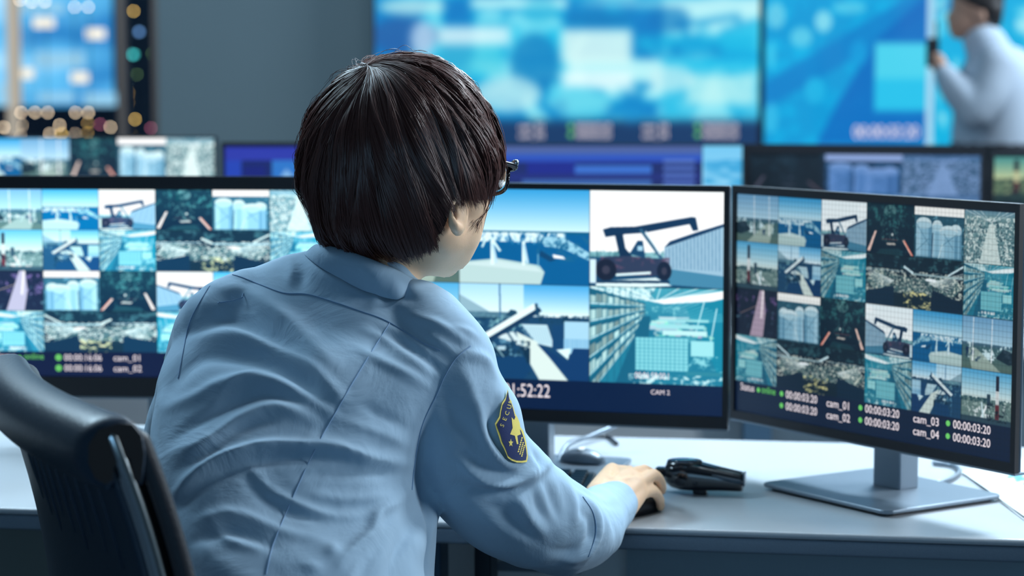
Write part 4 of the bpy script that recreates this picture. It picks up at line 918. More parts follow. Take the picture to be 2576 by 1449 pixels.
# collar: fold round the neck, back higher than front
def ringLRBF(Lp, Rp, Bp, Fp, n=40, a0=0, a1=2*math.pi):
    Lp, Rp, Bp, Fp = [V3(at(*p)) for p in (Lp, Rp, Bp, Fp)]; c = (Lp+Rp)/2; u = (Rp-Lp)/2; bk = Bp-c; fr = Fp-c; out = []
    for k in range(n):
        an = a0 + (a1-a0)*k/(n-1); ca, sa = math.cos(an), math.sin(an); out.append(c + u*ca + (bk if sa < 0 else fr)*abs(sa))
    return out
c0, c1 = math.radians(62), math.radians(-242)
R_in  = ringLRBF((800,622,2.51),(1040,712,2.49),(915,648,2.436),(960,735,2.56), 48, c0, c1)
R_top = ringLRBF((793,617,2.51),(1049,706,2.488),(912,640,2.430),(962,722,2.57), 48, c0, c1)
R_mid = ringLRBF((778,630,2.508),(1056,742,2.483),(905,666,2.414),(960,748,2.585), 48, c0, c1)
R_bot = ringLRBF((766,644,2.506),(1056,776,2.480),(897,692,2.410),(965,775,2.60), 48, c0, c1)
R_low = ringLRBF((800,640,2.51),(1040,740,2.49),(912,680,2.43),(960,760,2.57), 48, c0, c1)
def hug(r, off):
    out = []
    for p in r:
        h = bvh.find_nearest(Vector(p)); n = h[1]; q = np.array(tuple(h[0] + (Vector(p)-h[0]).normalized()*off)); out.append(q)
    return out
R_bot = hug(R_bot, .0010)
Vc = []; Fc = []
for r in (R_low, R_in, R_top, R_mid, R_bot): Vc += r
for i in range(4):
    for k in range(47): Fc.append((i*48+k, i*48+k+1, (i+1)*48+k+1, (i+1)*48+k))
col = pobj('collar', (Vc, Fc), m_shirt, shirt)
sd = col.modifiers.new('solid', 'SOLIDIFY'); sd.thickness = 0.0012; sd.offset = 0; sb = col.modifiers.new('sub', 'SUBSURF'); sb.levels = 1; sb.render_levels = 2
# cuff
def cuff(A_, B_, ra, rb, squash=0.9):
    A_ = V3(A_); B_ = V3(B_); d = B_-A_; d /= np.linalg.norm(d); u = np.cross(d, (0,0,1.)); u /= np.linalg.norm(u); v = np.cross(u, d); rg = []
    prof = [(0,0,ra),(0.02,1,ra*1.03),(0.5,1,(ra+rb)/2*1.02),(0.96,1,rb),(1.0,1,rb*.985),(0.96,1,rb*.94),(0.5,1,rb*.93)]
    for (t, _, r) in prof:
        c = A_*(1-t) + B_*t
        rg.append([c + r*(math.cos(2*math.pi*k/32)*u*(1+.04*math.sin(6*math.pi*k/32)) + math.sin(2*math.pi*k/32)*v*squash) for k in range(32)])
    return loft(rg, close=False)
cf = pobj('cuff', cuff(at(1508,1300,2.715), at(1543,1270,2.80), .0335, .0318), m_shirt, shirt)
cf.modifiers.new('sub', 'SUBSURF').render_levels = 2
cf2 = pobj('cuff', cuff(V3(L_[4])*.3+V3(L_[5])*.7, V3(L_[5])*1.0+fx*.02, .036, .033), m_shirt, shirt)
def buttonat(p, n, r): return ellipsoid(p, (r,0,0), (0,r*.5,0), (0,0,r), 12, 6)
# ------------------------------------------------------------------ sleeve patch
Z4 = lambda L: [(1200+x/5.575, 940+y/5.575) for x, y in L]
outl = Z4([(432,215),(400,340),(352,410),(330,500),(312,600),(250,700),(268,770),(292,840),(312,900),(335,975),(372,1040),(400,1100),(432,1180),(490,1222),(560,1246),(640,1248),(700,1238),(714,1170),(708,1090),(690,960),(672,880),(648,800),(606,745),(600,690),(572,620),(535,560),(510,470),(480,385),(452,330)])
pc_ = np.mean(outl, axis=0)
Pp = V3(at(1262,1060,2.405)); Pq = V3(at(1322,1120,2.455)); 
# smooth sheet through the cloth: least-squares quadric of depth over picture coordinates
sx_, sy_, sd_ = [], [], []
for py in np.linspace(985, 1160, 12):
    for px in np.linspace(1240, 1325, 8):
        d = (at(px, py, 2.0) - EYE).normalized(); h = bvh.ray_cast(EYE, d)
        if h[0] is not None and h[0].y < 2.62 and abs(h[1].dot(d)) > .1: sx_.append(px); sy_.append(py); sd_.append(h[0].y)
sx_ = (np.array(sx_)-1285)/50; sy_ = (np.array(sy_)-1070)/90; AA = np.stack([np.ones_like(sx_), sx_, sy_, sx_*sy_, sx_**2, sy_**2], 1)
co = np.linalg.lstsq(AA, np.array(sd_), rcond=None)[0]
def patch_pt(px, py, off):
    x = (px-1285)/50; y = (py-1070)/90; d = float(co @ np.array([1, x, y, x*y, x*x, y*y]))
    return V3(at(px, py, d - 0.004 - off))
def fan(poly, off, c=None):
    P = [patch_pt(x, y, off) for x, y in poly]; return P
def grid_poly(outline, off, n=9):
    """filled outline as rings shrinking to its centre, so that it bends with the sleeve"""
    c = np.mean(outline, axis=0); V = []; Fc = []; m = len(outline)
    for k in range(n):
        t = 1 - k/n
        for p in outline: q = c + (np.array(p)-c)*t; V.append(patch_pt(q[0], q[1], off))
    V.append(patch_pt(c[0], c[1], off)); 
    for k in range(n-1):
        for i in range(m): Fc.append((k*m+i, k*m+(i+1) % m, (k+1)*m+(i+1) % m, (k+1)*m+i))
    for i in range(m): Fc.append(((n-1)*m+i, (n-1)*m+(i+1) % m, n*m))
    return V, Fc
def shrink(o, k): c = np.mean(o, axis=0); return [tuple(c + (np.array(p)-c)*k) for p in o]
yel = mat('patch_yellow_thread', S(232, 214, 110), 0.8, bump=0.3, bscale=1500); nav = mat('patch_navy_cloth', S(26, 44, 92), 0.9, bump=0.2, bscale=900)
Vp, Fp, Mp = [], [], []
def addp(VF, mi):
    o = len(Vp); Vp.extend(VF[0]); Fp.extend([tuple(i+o for i in f) for f in VF[1]]); Mp.extend([mi]*len(VF[1]))
inn = [tuple(np.array(p) + (np.array(pc_)-p)/np.linalg.norm(np.array(pc_)-p)*5.2) for p in outl]
addp(grid_poly(outl, 0.0), 0); addp(grid_poly(inn, 0.0005), 1)
star = Z4([(485,610),(520,650),(540,605),(575,640),(590,740),(616,850),(565,870),(580,985),(560,990),(530,870),(465,850),(500,760)]); addp(grid_poly(star, 0.0011, 4), 0)
c_ = (475, 972); st = Z4([(c_[0]+(44 if k % 2 == 0 else 20)*math.sin(k*math.pi/5)*.8, c_[1]-(60 if k % 2 == 0 else 26)*math.cos(k*math.pi/5)) for k in range(10)]); addp(grid_poly(st, 0.0011, 2), 0)
for (x0,y0,x1,y1) in ((635,890,575,1110),(650,960,600,1140),(668,1000,625,1170)):
    for k in range(7):
        t0, t1 = k/7, (k+.7)/7; a = (x0+(x1-x0)*t0, y0+(y1-y0)*t0); b = (x0+(x1-x0)*t1, y0+(y1-y0)*t1)
        addp(grid_poly(Z4([(a[0]-9,a[1]),(a[0]+9,a[1]),(b[0]+9,b[1]),(b[0]-9,b[1])]), 0.0011, 1), 0)
for ch, cx, cy, ang, sz in (('S',352,725,-62,88),('E',388,635,-66,88),('C',422,555,-70,88),('U',452,465,-76,92),('R',466,395,-80,70)):
    tv, tf = textmesh(ch, 1.0); tv = np.array(tv)[:, :2]; tv -= (tv.min(0)+tv.max(0))/2; a = math.radians(ang); P = []
    for x, y in tv: 
        X = x*sz*1.0; Y = -y*sz*.95; P.append((cx + X*math.cos(a)*1 - Y*math.sin(a), cy + X*math.sin(a) + Y*math.cos(a)))
    addp(([patch_pt(px, py, 0.0012) for px, py in Z4(P)], tf), 0)
pt = raw('shoulder_patch', [v - bo for v in Vp], Fp, [yel, nav], shirt, True, Mp)
pt['label'] = 'navy and yellow embroidered security patch with star'
# ------------------------------------------------------------------ glasses
m_gl = mat('glasses_acetate', S(16, 18, 26), 0.18, spec=0.6); gl_parts = []
GY = .112; GZ = .005
fr = []
for s in (-1, 1):
    c = np.array([s*.034, GY, GZ]); P = []
    for k in range(24):
        a = 2*math.pi*k/24; ca, sa = math.cos(a), math.sin(a)
        P.append(hl(c[0]+.028*math.copysign(abs(ca)**.6, ca), c[1]-.004*abs(ca)-abs(c[0]+.028*ca)*.10, c[2]+.0165*math.copysign(abs(sa)**.6, sa)))
    P.append(P[0]); fr.append(tube(P, [.0023]*25, seg=8, n=2, caps=False))
    fr.append(htube([(s*.062,GY-.006,GZ+.010),(s*.070,GY-.010,GZ+.010),(s*.074,GY-.018,GZ+.010),(s*.076,GY-.05,GZ+.008),(s*.079,.0,GZ+.004),(s*.078,-.022,-.014),(s*.073,-.034,-.030)], [.0035,.0040,.0032,.0026,.0024,.0022,.002], seg=8, n=3))
fr.append(htube([(-.008,GY+.001,GZ+.006),(0,GY+.004,GZ+.009),(.008,GY+.001,GZ+.006)], [.0022]*3, seg=8))
glasses = pobj('glasses', joinVF(fr), m_gl)
for s in (-1, 1):
    Vl = []; 
    for side in (0, 1):
        for k in range(24):
            a = 2*math.pi*k/24; ca, sa = math.cos(a), math.sin(a)
            Vl.append(hl(s*.034+.0265*math.copysign(abs(ca)**.6, ca), GY-.0045-side*.0015-abs(s*.034+.0265*ca)*.10, GZ+.015*math.copysign(abs(sa)**.6, sa)))
    Fl = [tuple(range(24)), tuple(range(47, 23, -1))] + [(k, (k+1) % 24, 24+(k+1) % 24, 24+k) for k in range(24)]
    pobj('lens', (Vl, Fl), m_glass, glasses, False)
g_hinge = htube([(.064,GY-.006,GZ+.0145),(.073,GY-.012,GZ+.0145)], [.0042,.0042], seg=8); pobj('hinge', g_hinge, m_chrome, glasses)
# ------------------------------------------------------------------ hair
CH = V3(at(1010, 400, 2.515))
OUT = [(1040,142),(1100,155),(1160,195),(1205,252),(1240,320),(1260,385),(1258,425),(1246,462),(1232,500),(1215,565),(1185,625),(1135,668),(1060,672),(970,664),(900,650),(845,632),(812,606),(797,570),(785,520),(765,485),(757,440),(757,395),(765,350),(783,295),(818,240),(868,188),(920,158),(980,143)]
kpx = 2.515/F
th_ = np.array([math.atan2(400-y, x-1010) for x, y in OUT]); rr_ = np.array([math.hypot(x-1010, 400-y)*kpx for x, y in OUT]); od = np.argsort(th_); th_, rr_ = th_[od], rr_[od]
th_ = np.r_[th_-2*math.pi, th_, th_+2*math.pi]; rr_ = np.r_[rr_, rr_, rr_]
def hair_r(d):
    """radius of the haircut along unit directions d (n,3)"""
    rho = np.hypot(d[:,0], d[:,2]); th = np.arctan2(d[:,2], d[:,0]); Rs = np.interp(th, th_, rr_)
    Rd = np.where(d[:,1] < 0, .112, .112); lo = np.clip(-d[:,2]*1.6, 0, 1); n = 2 + 1.1*lo
    return ((rho/Rs)**n + (np.abs(d[:,1])/Rd)**n)**(-1/n)
KD = np.array([-.30, -.34, .90]); KD /= np.linalg.norm(KD)
e1 = np.cross(KD, (0,1.,0)); e1 /= np.linalg.norm(e1); e2 = np.cross(KD, e1)
hb = np.radians([0, 45, 62, 74, 84, 94, 102, 112, 125, 150, 180]); hz = np.array([.012, .004, -.018, -.030, -.036, -.040, -.072, -.104, -.108, -.104, -.100])
hbl = np.radians([0, 45, 62, 74, 84, 94, 102, 112, 125, 150, 180]); hzl = np.array([.012, .004, -.018, -.030, -.036, -.060, -.090, -.100, -.102, -.102, -.100])
def hem(P):
    q = P - HC; x = q @ HR; y = q @ HF; b = np.abs(np.arctan2(x, y)); return np.where(x > 0, np.interp(b, hb, hz), np.interp(b, hbl, hzl))
HB = [(1250,486),(1215,508),(1190,516),(1165,510),(1150,512),(1136,545),(1128,575)]
_b, _z = [], []
for px, py in HB:
    d = V3((at(px, py, 2.0) - EYE).normalized()); O = V3(EYE); t0, t1 = 2.2/d[1], 2.515/d[1]
    for _ in range(40):
        t = (t0+t1)/2; q = O + d*t - CH; r = np.linalg.norm(q)
        if r < hair_r((q/r)[None])[0]: t1 = t
        else: t0 = t
    q = O + d*t1 - HC; _b.append(math.atan2(q @ HR, q @ HF)); _z.append(q[2])
_o = np.argsort(_b); _b = np.array(_b)[_o]; _z = np.array(_z)[_o]; print('hem', np.degrees(_b).round(0), _z.round(3))
k_ = [(0, .012), (min(math.radians(40), _b[0]-.1), .002)]
hb = np.r_[[a for a, b in k_], _b, [_b[-1]+.03, math.radians(118), math.pi]]; hz = np.r_[[b for a, b in k_], _z, [-.094, -.100, -.100]]
NT = 90; TT = np.linspace(0.0, math.radians(168), NT)
def strand(al, wob=0.0, scale=1.0, jit=0.0, lock=0.0):
    a = al + wob*np.sin(TT*2.1+al*3) + .75*np.exp(-TT/.28)*(1+.5*np.sin(al*3)); d = np.cos(TT)[:,None]*KD + np.sin(TT)[:,None]*(np.cos(a)[:,None]*e1 + np.sin(a)[:,None]*e2)
    P = CH + d*(hair_r(d)*scale + lock)[:, None]
    ok = P[:,2] - HC[2] > hem(P) - jit
    bad = np.where(~ok)[0]; n = bad[0] if len(bad) else NT
    return P[:max(n, 3)]
# dark under-shell
NA = 180; VS = []; cnt = 34
for i in range(NA):
    P = strand(2*math.pi*i/NA, scale=.955, jit=-.004); idx = np.linspace(0, len(P)-1, cnt); VS += [P[int(k)]*(1-(k%1)) + P[min(int(k)+1, len(P)-1)]*(k%1) for k in idx]
FS = []
for i in range(NA):
    j = (i+1) % NA
    for k in range(cnt-1): FS.append((i*cnt+k, j*cnt+k, j*cnt+k+1, i*cnt+k+1))
def lockf(al, t):
    return (.0030*np.sin(al*23 + 2.0*np.sin(t*2.6+al*2)) + .0026*np.sin(al*57+1.3 + 3*t) + .0010*np.sin(al*131+t*5))
VH, FH = [], []
NS = 9000
for s in range(NS):
    al = rng.random()*2*math.pi; wob = .10*math.sin(al*9+1)+ rng.normal(0, .035)
    depth = rng.random()**1.6
    lk = lockf(al, TT)*np.clip(TT*1.3, 0.15, 1.2) - .007*depth + rng.normal(0, .0006)
    fly = rng.random() < .02
    if fly: lk = lk + .004*rng.random()*np.sin(TT*1.5+rng.random()*3)
    P = strand(al, wob, 1.0, rng.normal(0, .0045), lk)
    n = len(P)
    if n < 8: continue
    st = 0 if rng.random() < .75 else int(rng.random()*n*.35)
    m = 15; idx = np.linspace(st, n-1, m); P = np.array([P[int(k)]*(1-(k % 1)) + P[min(int(k)+1, n-1)]*(k % 1) for k in idx])
    C0 = P - CH; nr = C0/np.linalg.norm(C0, axis=1)[:, None]; T = np.gradient(P, axis=0); sd_ = np.cross(T, nr); sd_ /= np.linalg.norm(sd_, axis=1)[:, None]+1e-9
    wdt = (.00042 + .0003*rng.random())*np.array([.5]+[1]*(m-4)+[.8,.5,.15]); o = len(VH)
    for i in range(m):
        VH.append(P[i]-sd_[i]*wdt[i]); VH.append(P[i]+nr[i]*wdt[i]*.8); VH.append(P[i]+sd_[i]*wdt[i])
    for i in range(m-1):
        a = o+i*3; FH.append((a, a+3, a+4, a+1)); FH.append((a+1, a+4, a+5, a+2))
# wisps in front of the ear and loose hairs over the crown
def wisp(P, r=.0004):
    v, f = tube(P, [r*.8]+[r]*(len(P)-2)+[r*.3], seg=5, n=5, caps=False); o = len(VH); VH.extend(v); FH.extend([tuple(i+o for i in g) for g in f])
for k in range(26):
    j = rng.normal(0, .0035, 3); wisp([hl(.070,.040,.000)+j, hl(.072,.052,-.020)+j*.9, hl(.066+rng.normal(0,.002),.058,-.040)+j*.5, hl(.064,.050+rng.normal(0,.006),-.058-rng.random()*.012)])
for k in range(30):
    j = rng.normal(0, .003, 3); wisp([hl(.072,.052,.010)+j, hl(.070,.066,-.010)+j, hl(.062,.072,-.028-rng.random()*.01)+j])
for k in range(90):
    al = rng.random()*2*math.pi; P = strand(al, .1, 1.01+.02*rng.random(), 0)
    n = len(P); s0 = int(rng.random()*n*.5); s1 = min(n-1, s0+12+int(rng.random()*18)); Q = P[s0:s1:4]
    if len(Q) < 3: continue
    Q = [q + (q-CH)*(.015+.05*rng.random())*math.sin(math.pi*i/(len(Q)))+rng.normal(0,.0012,3) for i, q in enumerate(Q)]; wisp(Q, .00022)
m_hair = mat('dark_brown_hair', S(84, 50, 45), 0.36, spec=0.55)
hb_ = m_hair.node_tree.nodes['Principled BSDF']; hb_.inputs['Anisotropic'].default_value = 0.6
m_hair2 = mat('dark_hair_roots', S(14, 11, 14), 0.6, spec=0.2)
Vh = VS + VH; Fh = FS + [tuple(i+len(VS) for i in f) for f in FH]
hair = raw('hair', [v - bo for v in Vh], Fh, [m_hair2, m_hair], per, True, [0]*len(FS)+[1]*len(FH))
# ================================================================== office chair
ch_c = Vector((-0.446, 2.115, 0)); ch = empty('office_chair', ch_c, math.radians(-67)); tag(ch, 'black leather office chair with chrome side bars and rolled top, lower left', 'chair')
def back_y(z): 
    t = 1.005 - z
    return 0.40*t - 0.62*t*t if t > 0 else 0.3*t
def slab(x0, x1, zs, th, yoff, bow=0.02, nx=14, inset=0.0):
    rg = []
    for z in zs:
        r = []
        xs = np.linspace(x0, x1, nx)
        for x in xs: r.append((x, back_y(z) + yoff - bow*(1-(2*x/0.49)**2) , z))
        for x in xs[::-1]: r.append((x, back_y(z) + yoff + th - bow*(1-(2*x/0.49)**2), z))
        rg.append(r)
    return loft(rg)
zs = list(np.linspace(0.50, 1.0, 18))
V, Fc = slab(-.238, .238, zs, .012, 0.0); o = raw('back_shell', V, Fc, m_leather, ch, True); b = o.modifiers.new('b', 'BEVEL'); b.width = .003; b.limit_method = 'ANGLE'; o.modifiers.new('wn', 'WEIGHTED_NORMAL')
V, Fc = slab(-.245, .245, zs, .022, 0.025); o = raw('back_cushion', V, Fc, mat('dark_leather', S(14, 24, 36), .5, bump=.2, bscale=260), ch, True); b = o.modifiers.new('b', 'BEVEL'); b.width = .012; b.segments = 4; b.limit_method = 'ANGLE'; o.modifiers.new('wn', 'WEIGHTED_NORMAL')
V, Fc = slab(-.236, .241, zs, .0165, 0.0127); raw('back_core', V, Fc, mat('core_black', S(3, 5, 8), 0.9, spec=0.1), ch, False)
# rolled top pad
prof = [(.052,-.045),(.060,-.010),(.054,.014),(.036,.028),(.010,.031),(-.016,.024),(-.030,.006),(-.031,-.016),(-.022,-.036),(-.008,-.044),(.002,-.040),(.004,-.024),(.012,-.012),(.030,-.014),(.036,-.040)]
rg = []
for x in np.linspace(-.248, .248, 20):
    k = 1 - .10*max(0, (abs(x)-.225)/.025); rg.append([(x, (y*.72 if y < .02 else .0144+(y-.02)*.45)*k + .014 - .02*(1-(2*x/.49)**2), .986 + z*k*.80) for y, z in catmull([np.array(p) for p in prof] + [np.array(prof[0])], 3)[:-1]])
V, Fc = loft(rg, close=True); o = raw('rolled_headpad', V, Fc, m_leather, ch, True)
for s in (-1, 1):
    V, Fc = loft([[(s*(.2485 if k == 0 else .2495), (y*.62 if y < .02 else .0124+(y-.02)*.40) + .014, .986 + z*.68) for y, z in prof] for k in (0, 1)]); raw('pad_hollow_shade', V, Fc, mat('hollow_shade_black', S(4, 7, 12), 0.7), ch, False)  # black end sheets stand in for the shade inside the roll's hollow
    zz = np.linspace(.995, .45, 10); P = [(s*.243, back_y(z)+.012, z) for z in zz]
    V, Fc = tube(P, [.0075]*10, seg=12, n=3, flat=1.0); raw('chrome_bar', V, Fc, m_chrome, ch, True)
P = [(x, back_y(.955) - .003 - .02*(1-(2*x/.49)**2), .952) for x in np.linspace(-.236, .236, 14)]
V, Fc = tube(P, [.0045]*14, seg=8, n=2); raw('piping', V, Fc, m_leather, ch, True)
for i in range(9):
    x = -.06 + i*.032; P = [(x, back_y(z) - .0005 - .02*(1-(2*x/.49)**2), z) for z in np.linspace(.945, .89 - .01*(i % 3), 5)]
    V, Fc = tube(P, [.001,.002,.0018,.001,.0004], seg=8, n=2); raw('leather_pleat', V, Fc, m_leather, ch, True)
bm = bmesh.new(); bx(bm, -.25, .25, .14, .62, .355, .43); from_bm('seat', bm, m_leather, ch, bevel=.03, seg=4)
box('seat_bracket', -.05, .05, .10, .34, .32, .3545, m_black, ch, bevel=.005)
V, Fc = tube([(0,.36,.33),(0,.36,.10)], [.028,.028], seg=16, n=1); raw('gas_lift', V, Fc, m_chrome, ch, True)
for k in range(5):
    a = 2*math.pi*k/5; p = (.30*math.cos(a), .36+.30*math.sin(a)); V, Fc = tube([(0,.36,.11),(p[0],p[1],.075)], [.028,.018], seg=10, n=1); raw('base_arm', V, Fc, m_chrome, ch, True)
    V, Fc = ellipsoid((p[0],p[1],.03), (.022,0,0), (0,.022,0), (0,0,.03), 14, 8); raw('caster', V, Fc, m_black, ch, True)
# ================================================================== computer mouse under the hand
mc = Vector((0.150, 2.895, DZ)); mo = empty('computer_mouse', mc, math.radians(-38)); tag(mo, 'black computer mouse under the hand on the desk edge', 'mouse')
rg = []
for t in np.linspace(0, 1, 12):
    y = -.055 + .11*t; wd = .031*math.sin(math.pi*(.10+.80*t))**.45; h = .036*math.sin(math.pi*(.12+.70*t))**.8
    rg.append([(wd*math.cos(a), y, .001 + (h*max(0, math.sin(a))**.7)) for a in np.linspace(0, 2*math.pi, 25)[:-1]])
V, Fc = loft(rg); raw('shell', V, Fc, m_black, mo, True)
V, Fc = tube([(0,.026,.031),(0,.040,.026)], [.004,.004], seg=10); raw('scroll_wheel', V, Fc, m_silver, mo, True)
V, Fc = tube([(0,.055,.008),(-.01,.085,.004),(-.06,.12,.003),(-.14,.13,.003)], [.002]*4, seg=8); raw('cable', V, Fc, m_black, mo, True)
# ================================================================== keyboard
kp = at_z(1500, 1213, DZ); kb = empty('keyboard', (kp.x - .225, kp.y - 0.034, DZ), math.radians(-7)); tag(kb, 'flat black keyboard in front of the middle monitor', 'keyboard')
box('case', -.22, .22, -.065, .065, 0.001, .014, m_black, kb, bevel=.004)
bm = bmesh.new()
for r in range(6):
    for c in range(18):
        x = -.213 + c*.0237; y = -.06 + r*.0203; bx(bm, x, x+.019, y, y+.0165, .0145, .0185)
from_bm('keys', bm, mat('key_black', S(16, 22, 34), 0.35), kb, bevel=.001, seg=1)
# ================================================================== handheld device
dc = at_z(1760, 1240, DZ); dv = empty('handheld_device', (dc.x, dc.y, DZ), math.radians(-12)); tag(dv, 'glossy black handheld device with round dial lying on the desk beside the mouse hand', 'device')
m_gloss = mat('glossy_black_plastic', S(8, 14, 26), 0.18, coat=0.4, spec=0.6)
kx = dc.y/F
def X_(px): return (px-1760)*kx*1.02
rg = []
for px, zt, zb, hw in ((1670,1190,1206,.008),(1674,1186,1212,.011),(1680,1180,1222,.017),(1692,1172,1236,.024),(1715,1167,1245,.029),(1745,1168,1247,.029),(1775,1176,1246,.026),(1810,1185,1244,.023),(1845,1193,1244,.021),(1862,1196,1245,.020),(1868,1198,1243,.018)):
    z1 = (1262-zt)*kx*.88; z0 = max(.004, (1262-zb)*kx*.55); r = []
    for a in np.linspace(0, 2*math.pi, 29)[:-1]:
        ca, sa = math.cos(a), math.sin(a); r.append((X_(px), hw*math.copysign(abs(ca)**.7, ca), (z1+z0)/2 + (z1-z0)/2*math.copysign(abs(sa)**.7, sa)))
    rg.append(r)
V, Fc = loft(rg); raw('body_shell', V, Fc, m_gloss, dv, True)
V, Fc = tube([(X_(1722),0,.036),(X_(1722),0,.0435)], [.026,.023], seg=28, n=2, caps=False); o = raw('dial', V, Fc, m_gloss, dv, True)
V, Fc = ellipsoid((X_(1722),0,.0435), (.019,0,0), (0,.019,0), (0,0,.0022), 24, 6); raw('dial_face', V, Fc, m_silver, dv, True).active_material = mat('dial_lens', S(40, 60, 84), 0.08, coat=1.0)
box('antenna_stub', X_(1648), X_(1676), -.008, .010, .020, .033, m_gloss, dv, bevel=.003)
box('foot', X_(1745), X_(1778), -.012, .012, 0.0, .010, m_black, dv, bevel=.002)
box('end_clip', X_(1869), X_(1874), -.010, .010, .012, .030, m_silver, dv, bevel=.001)
for (px, zz, r) in ((1718, .020, .009), (1752, .018, .0055)):
    V, Fc = ellipsoid((X_(px), -.0285 + (.001 if px < 1730 else .002), zz), (r,0,0), (0,.0018,0), (0,0,r*.7), 18, 6); raw('button', V, Fc, m_black, dv, True)
V, Fc = tube([(X_(1800),-.0215,.028),(X_(1830),-.0205,.024),(X_(1860),-.0195,.021)], [.003,.0055,.006], seg=10, flat=.5); raw('grip_strip', V, Fc, mat('grip_grey', S(48, 66, 82), 0.4), dv, True)
# ================================================================== pale mouse by the middle monitor's stand
pm = at_z(1466, 1163, DZ+.010); p2 = empty('computer_mouse', (pm.x, pm.y, DZ + .0098), math.radians(60)); tag(p2, "pale grey computer mouse on the middle monitor's stand base", 'mouse')
rg = []
for t in np.linspace(0, 1, 10):
    y = -.032 + .064*t; wd = .019*math.sin(math.pi*(.08+.84*t))**.5; h = .020*math.sin(math.pi*(.10+.78*t))**.7
    rg.append([(wd*math.cos(a), y, .0005 + (h*max(0, math.sin(a))**.7)) for a in np.linspace(0, 2*math.pi, 21)[:-1]])
V, Fc = loft(rg); raw('shell', V, Fc, m_silver, p2, True)
V, Fc = tube([(-.006,.0,.0195),(.006,.004,.0195)], [.005,.005], seg=10, flat=.3); raw('touch_strip', V, Fc, m_white, p2, True)
# cables behind the middle and right monitors
for (pts, r, lab) in (([at_z(1402,1165,DZ+.004), at_z(1428,1120,DZ+.02), at_z(1490,1095,DZ+.03), at(1560,1066,3.38)], .0035, 'pale cable rising behind the base of the middle monitor'),
                      ([at_z(1425,1128,DZ+.004), at_z(1440,1110,DZ+.012), at_z(1520,1098,DZ+.004), at_z(1552,1116,DZ+.004)], .003, 'thin dark cable curled behind the middle monitor stand')):
    V, Fc = tube(pts, [r]*4, seg=8, n=8); V = np.array(V); o0 = V.mean(0); o = raw('cable', V-o0, Fc, m_silver if r > .003 else m_black, None, True); o.location = o0; tag(o, lab, 'cable')
pts = [at_z(2330,1216,DZ+.004), at_z(2380,1210,DZ+.004), at_z(2412,1190,DZ+.004), at_z(2400,1172,DZ+.004), at_z(2350,1165,DZ+.004)]
V, Fc = tube(pts, [.0035]*5, seg=8, n=8); V = np.array(V); o0 = V.mean(0); o = raw('cable', V-o0, Fc, m_silver, None, True); o.location = o0; tag(o, "pale cable looped on the desk beside the right monitor's neck", 'cable')
# ================================================================== printed sheets at the right end
def sheet(corners, z, label, chart):
    P = [at_z(x, y, z) for x, y in corners]; c = sum(P, Vector())/4; root = empty('paper_sheet', (c.x, c.y, z)); tag(root, label, 'paper')
    V = []; Fc = []; n = 10
    for s in (0, 1):
        for i in range(n):
            for j in range(n):
                u, v = i/(n-1), j/(n-1); p = P[0]*(1-u)*(1-v) + P[1]*u*(1-v) + P[2]*u*v + P[3]*(1-u)*v - c
                V.append((p.x, p.y, s*.0006 + .0009*math.sin(u*4+v*3)**2))
    for i in range(n-1):
        for j in range(n-1):
            a = i*n+j; Fc.append((a, a+1, a+n+1, a+n)); Fc.append((n*n+a, n*n+a+n, n*n+a+n+1, n*n+a+1))
    raw('page', V, Fc, m_paper, root, True)
    if chart:
        def uv(u, v): p = P[0]*(1-u)*(1-v) + P[1]*u*(1-v) + P[2]*u*v + P[3]*(1-u)*v - c; return (p.x, p.y, .0024)
        V = []; Fc = []
        for k, h in enumerate((.20,.14,.17,.09,.16,.12)):
            o = len(V); u0 = .30+.045*k; V += [uv(u0,.62), uv(u0+.022,.62), uv(u0+.022,.62-h), uv(u0,.62-h)]; Fc.append((o,o+1,o+2,o+3))
        raw('bar_chart', V, Fc, mat('chart_ink', S(60, 170, 190), .7), root, False)
        V = []; Fc = []
        for k in range(6):
            o = len(V); v0 = .70+.03*k; V += [uv(.28,v0), uv(.60-.04*(k % 3),v0), uv(.60-.04*(k % 3),v0+.008), uv(.28,v0+.008)]; Fc.append((o,o+1,o+2,o+3))
        o = len(V); V += [uv(.27,.30), uv(.274,.30), uv(.274,.64), uv(.27,.64)]; Fc.append((o,o+1,o+2,o+3))
        raw('printed_lines', V, Fc, mat('print_ink', S(150, 170, 190), .7), root, False)
sheet([(2420,1188),(2590,1310),(2770,1250),(2560,1150)], DZ+.0025, 'white printed sheet with blue bar chart at the right desk end', True)
sheet([(2492,1245),(2588,1318),(2800,1262),(2640,1195)], DZ+.0003, 'lower white sheet sticking out beneath the chart page', False)
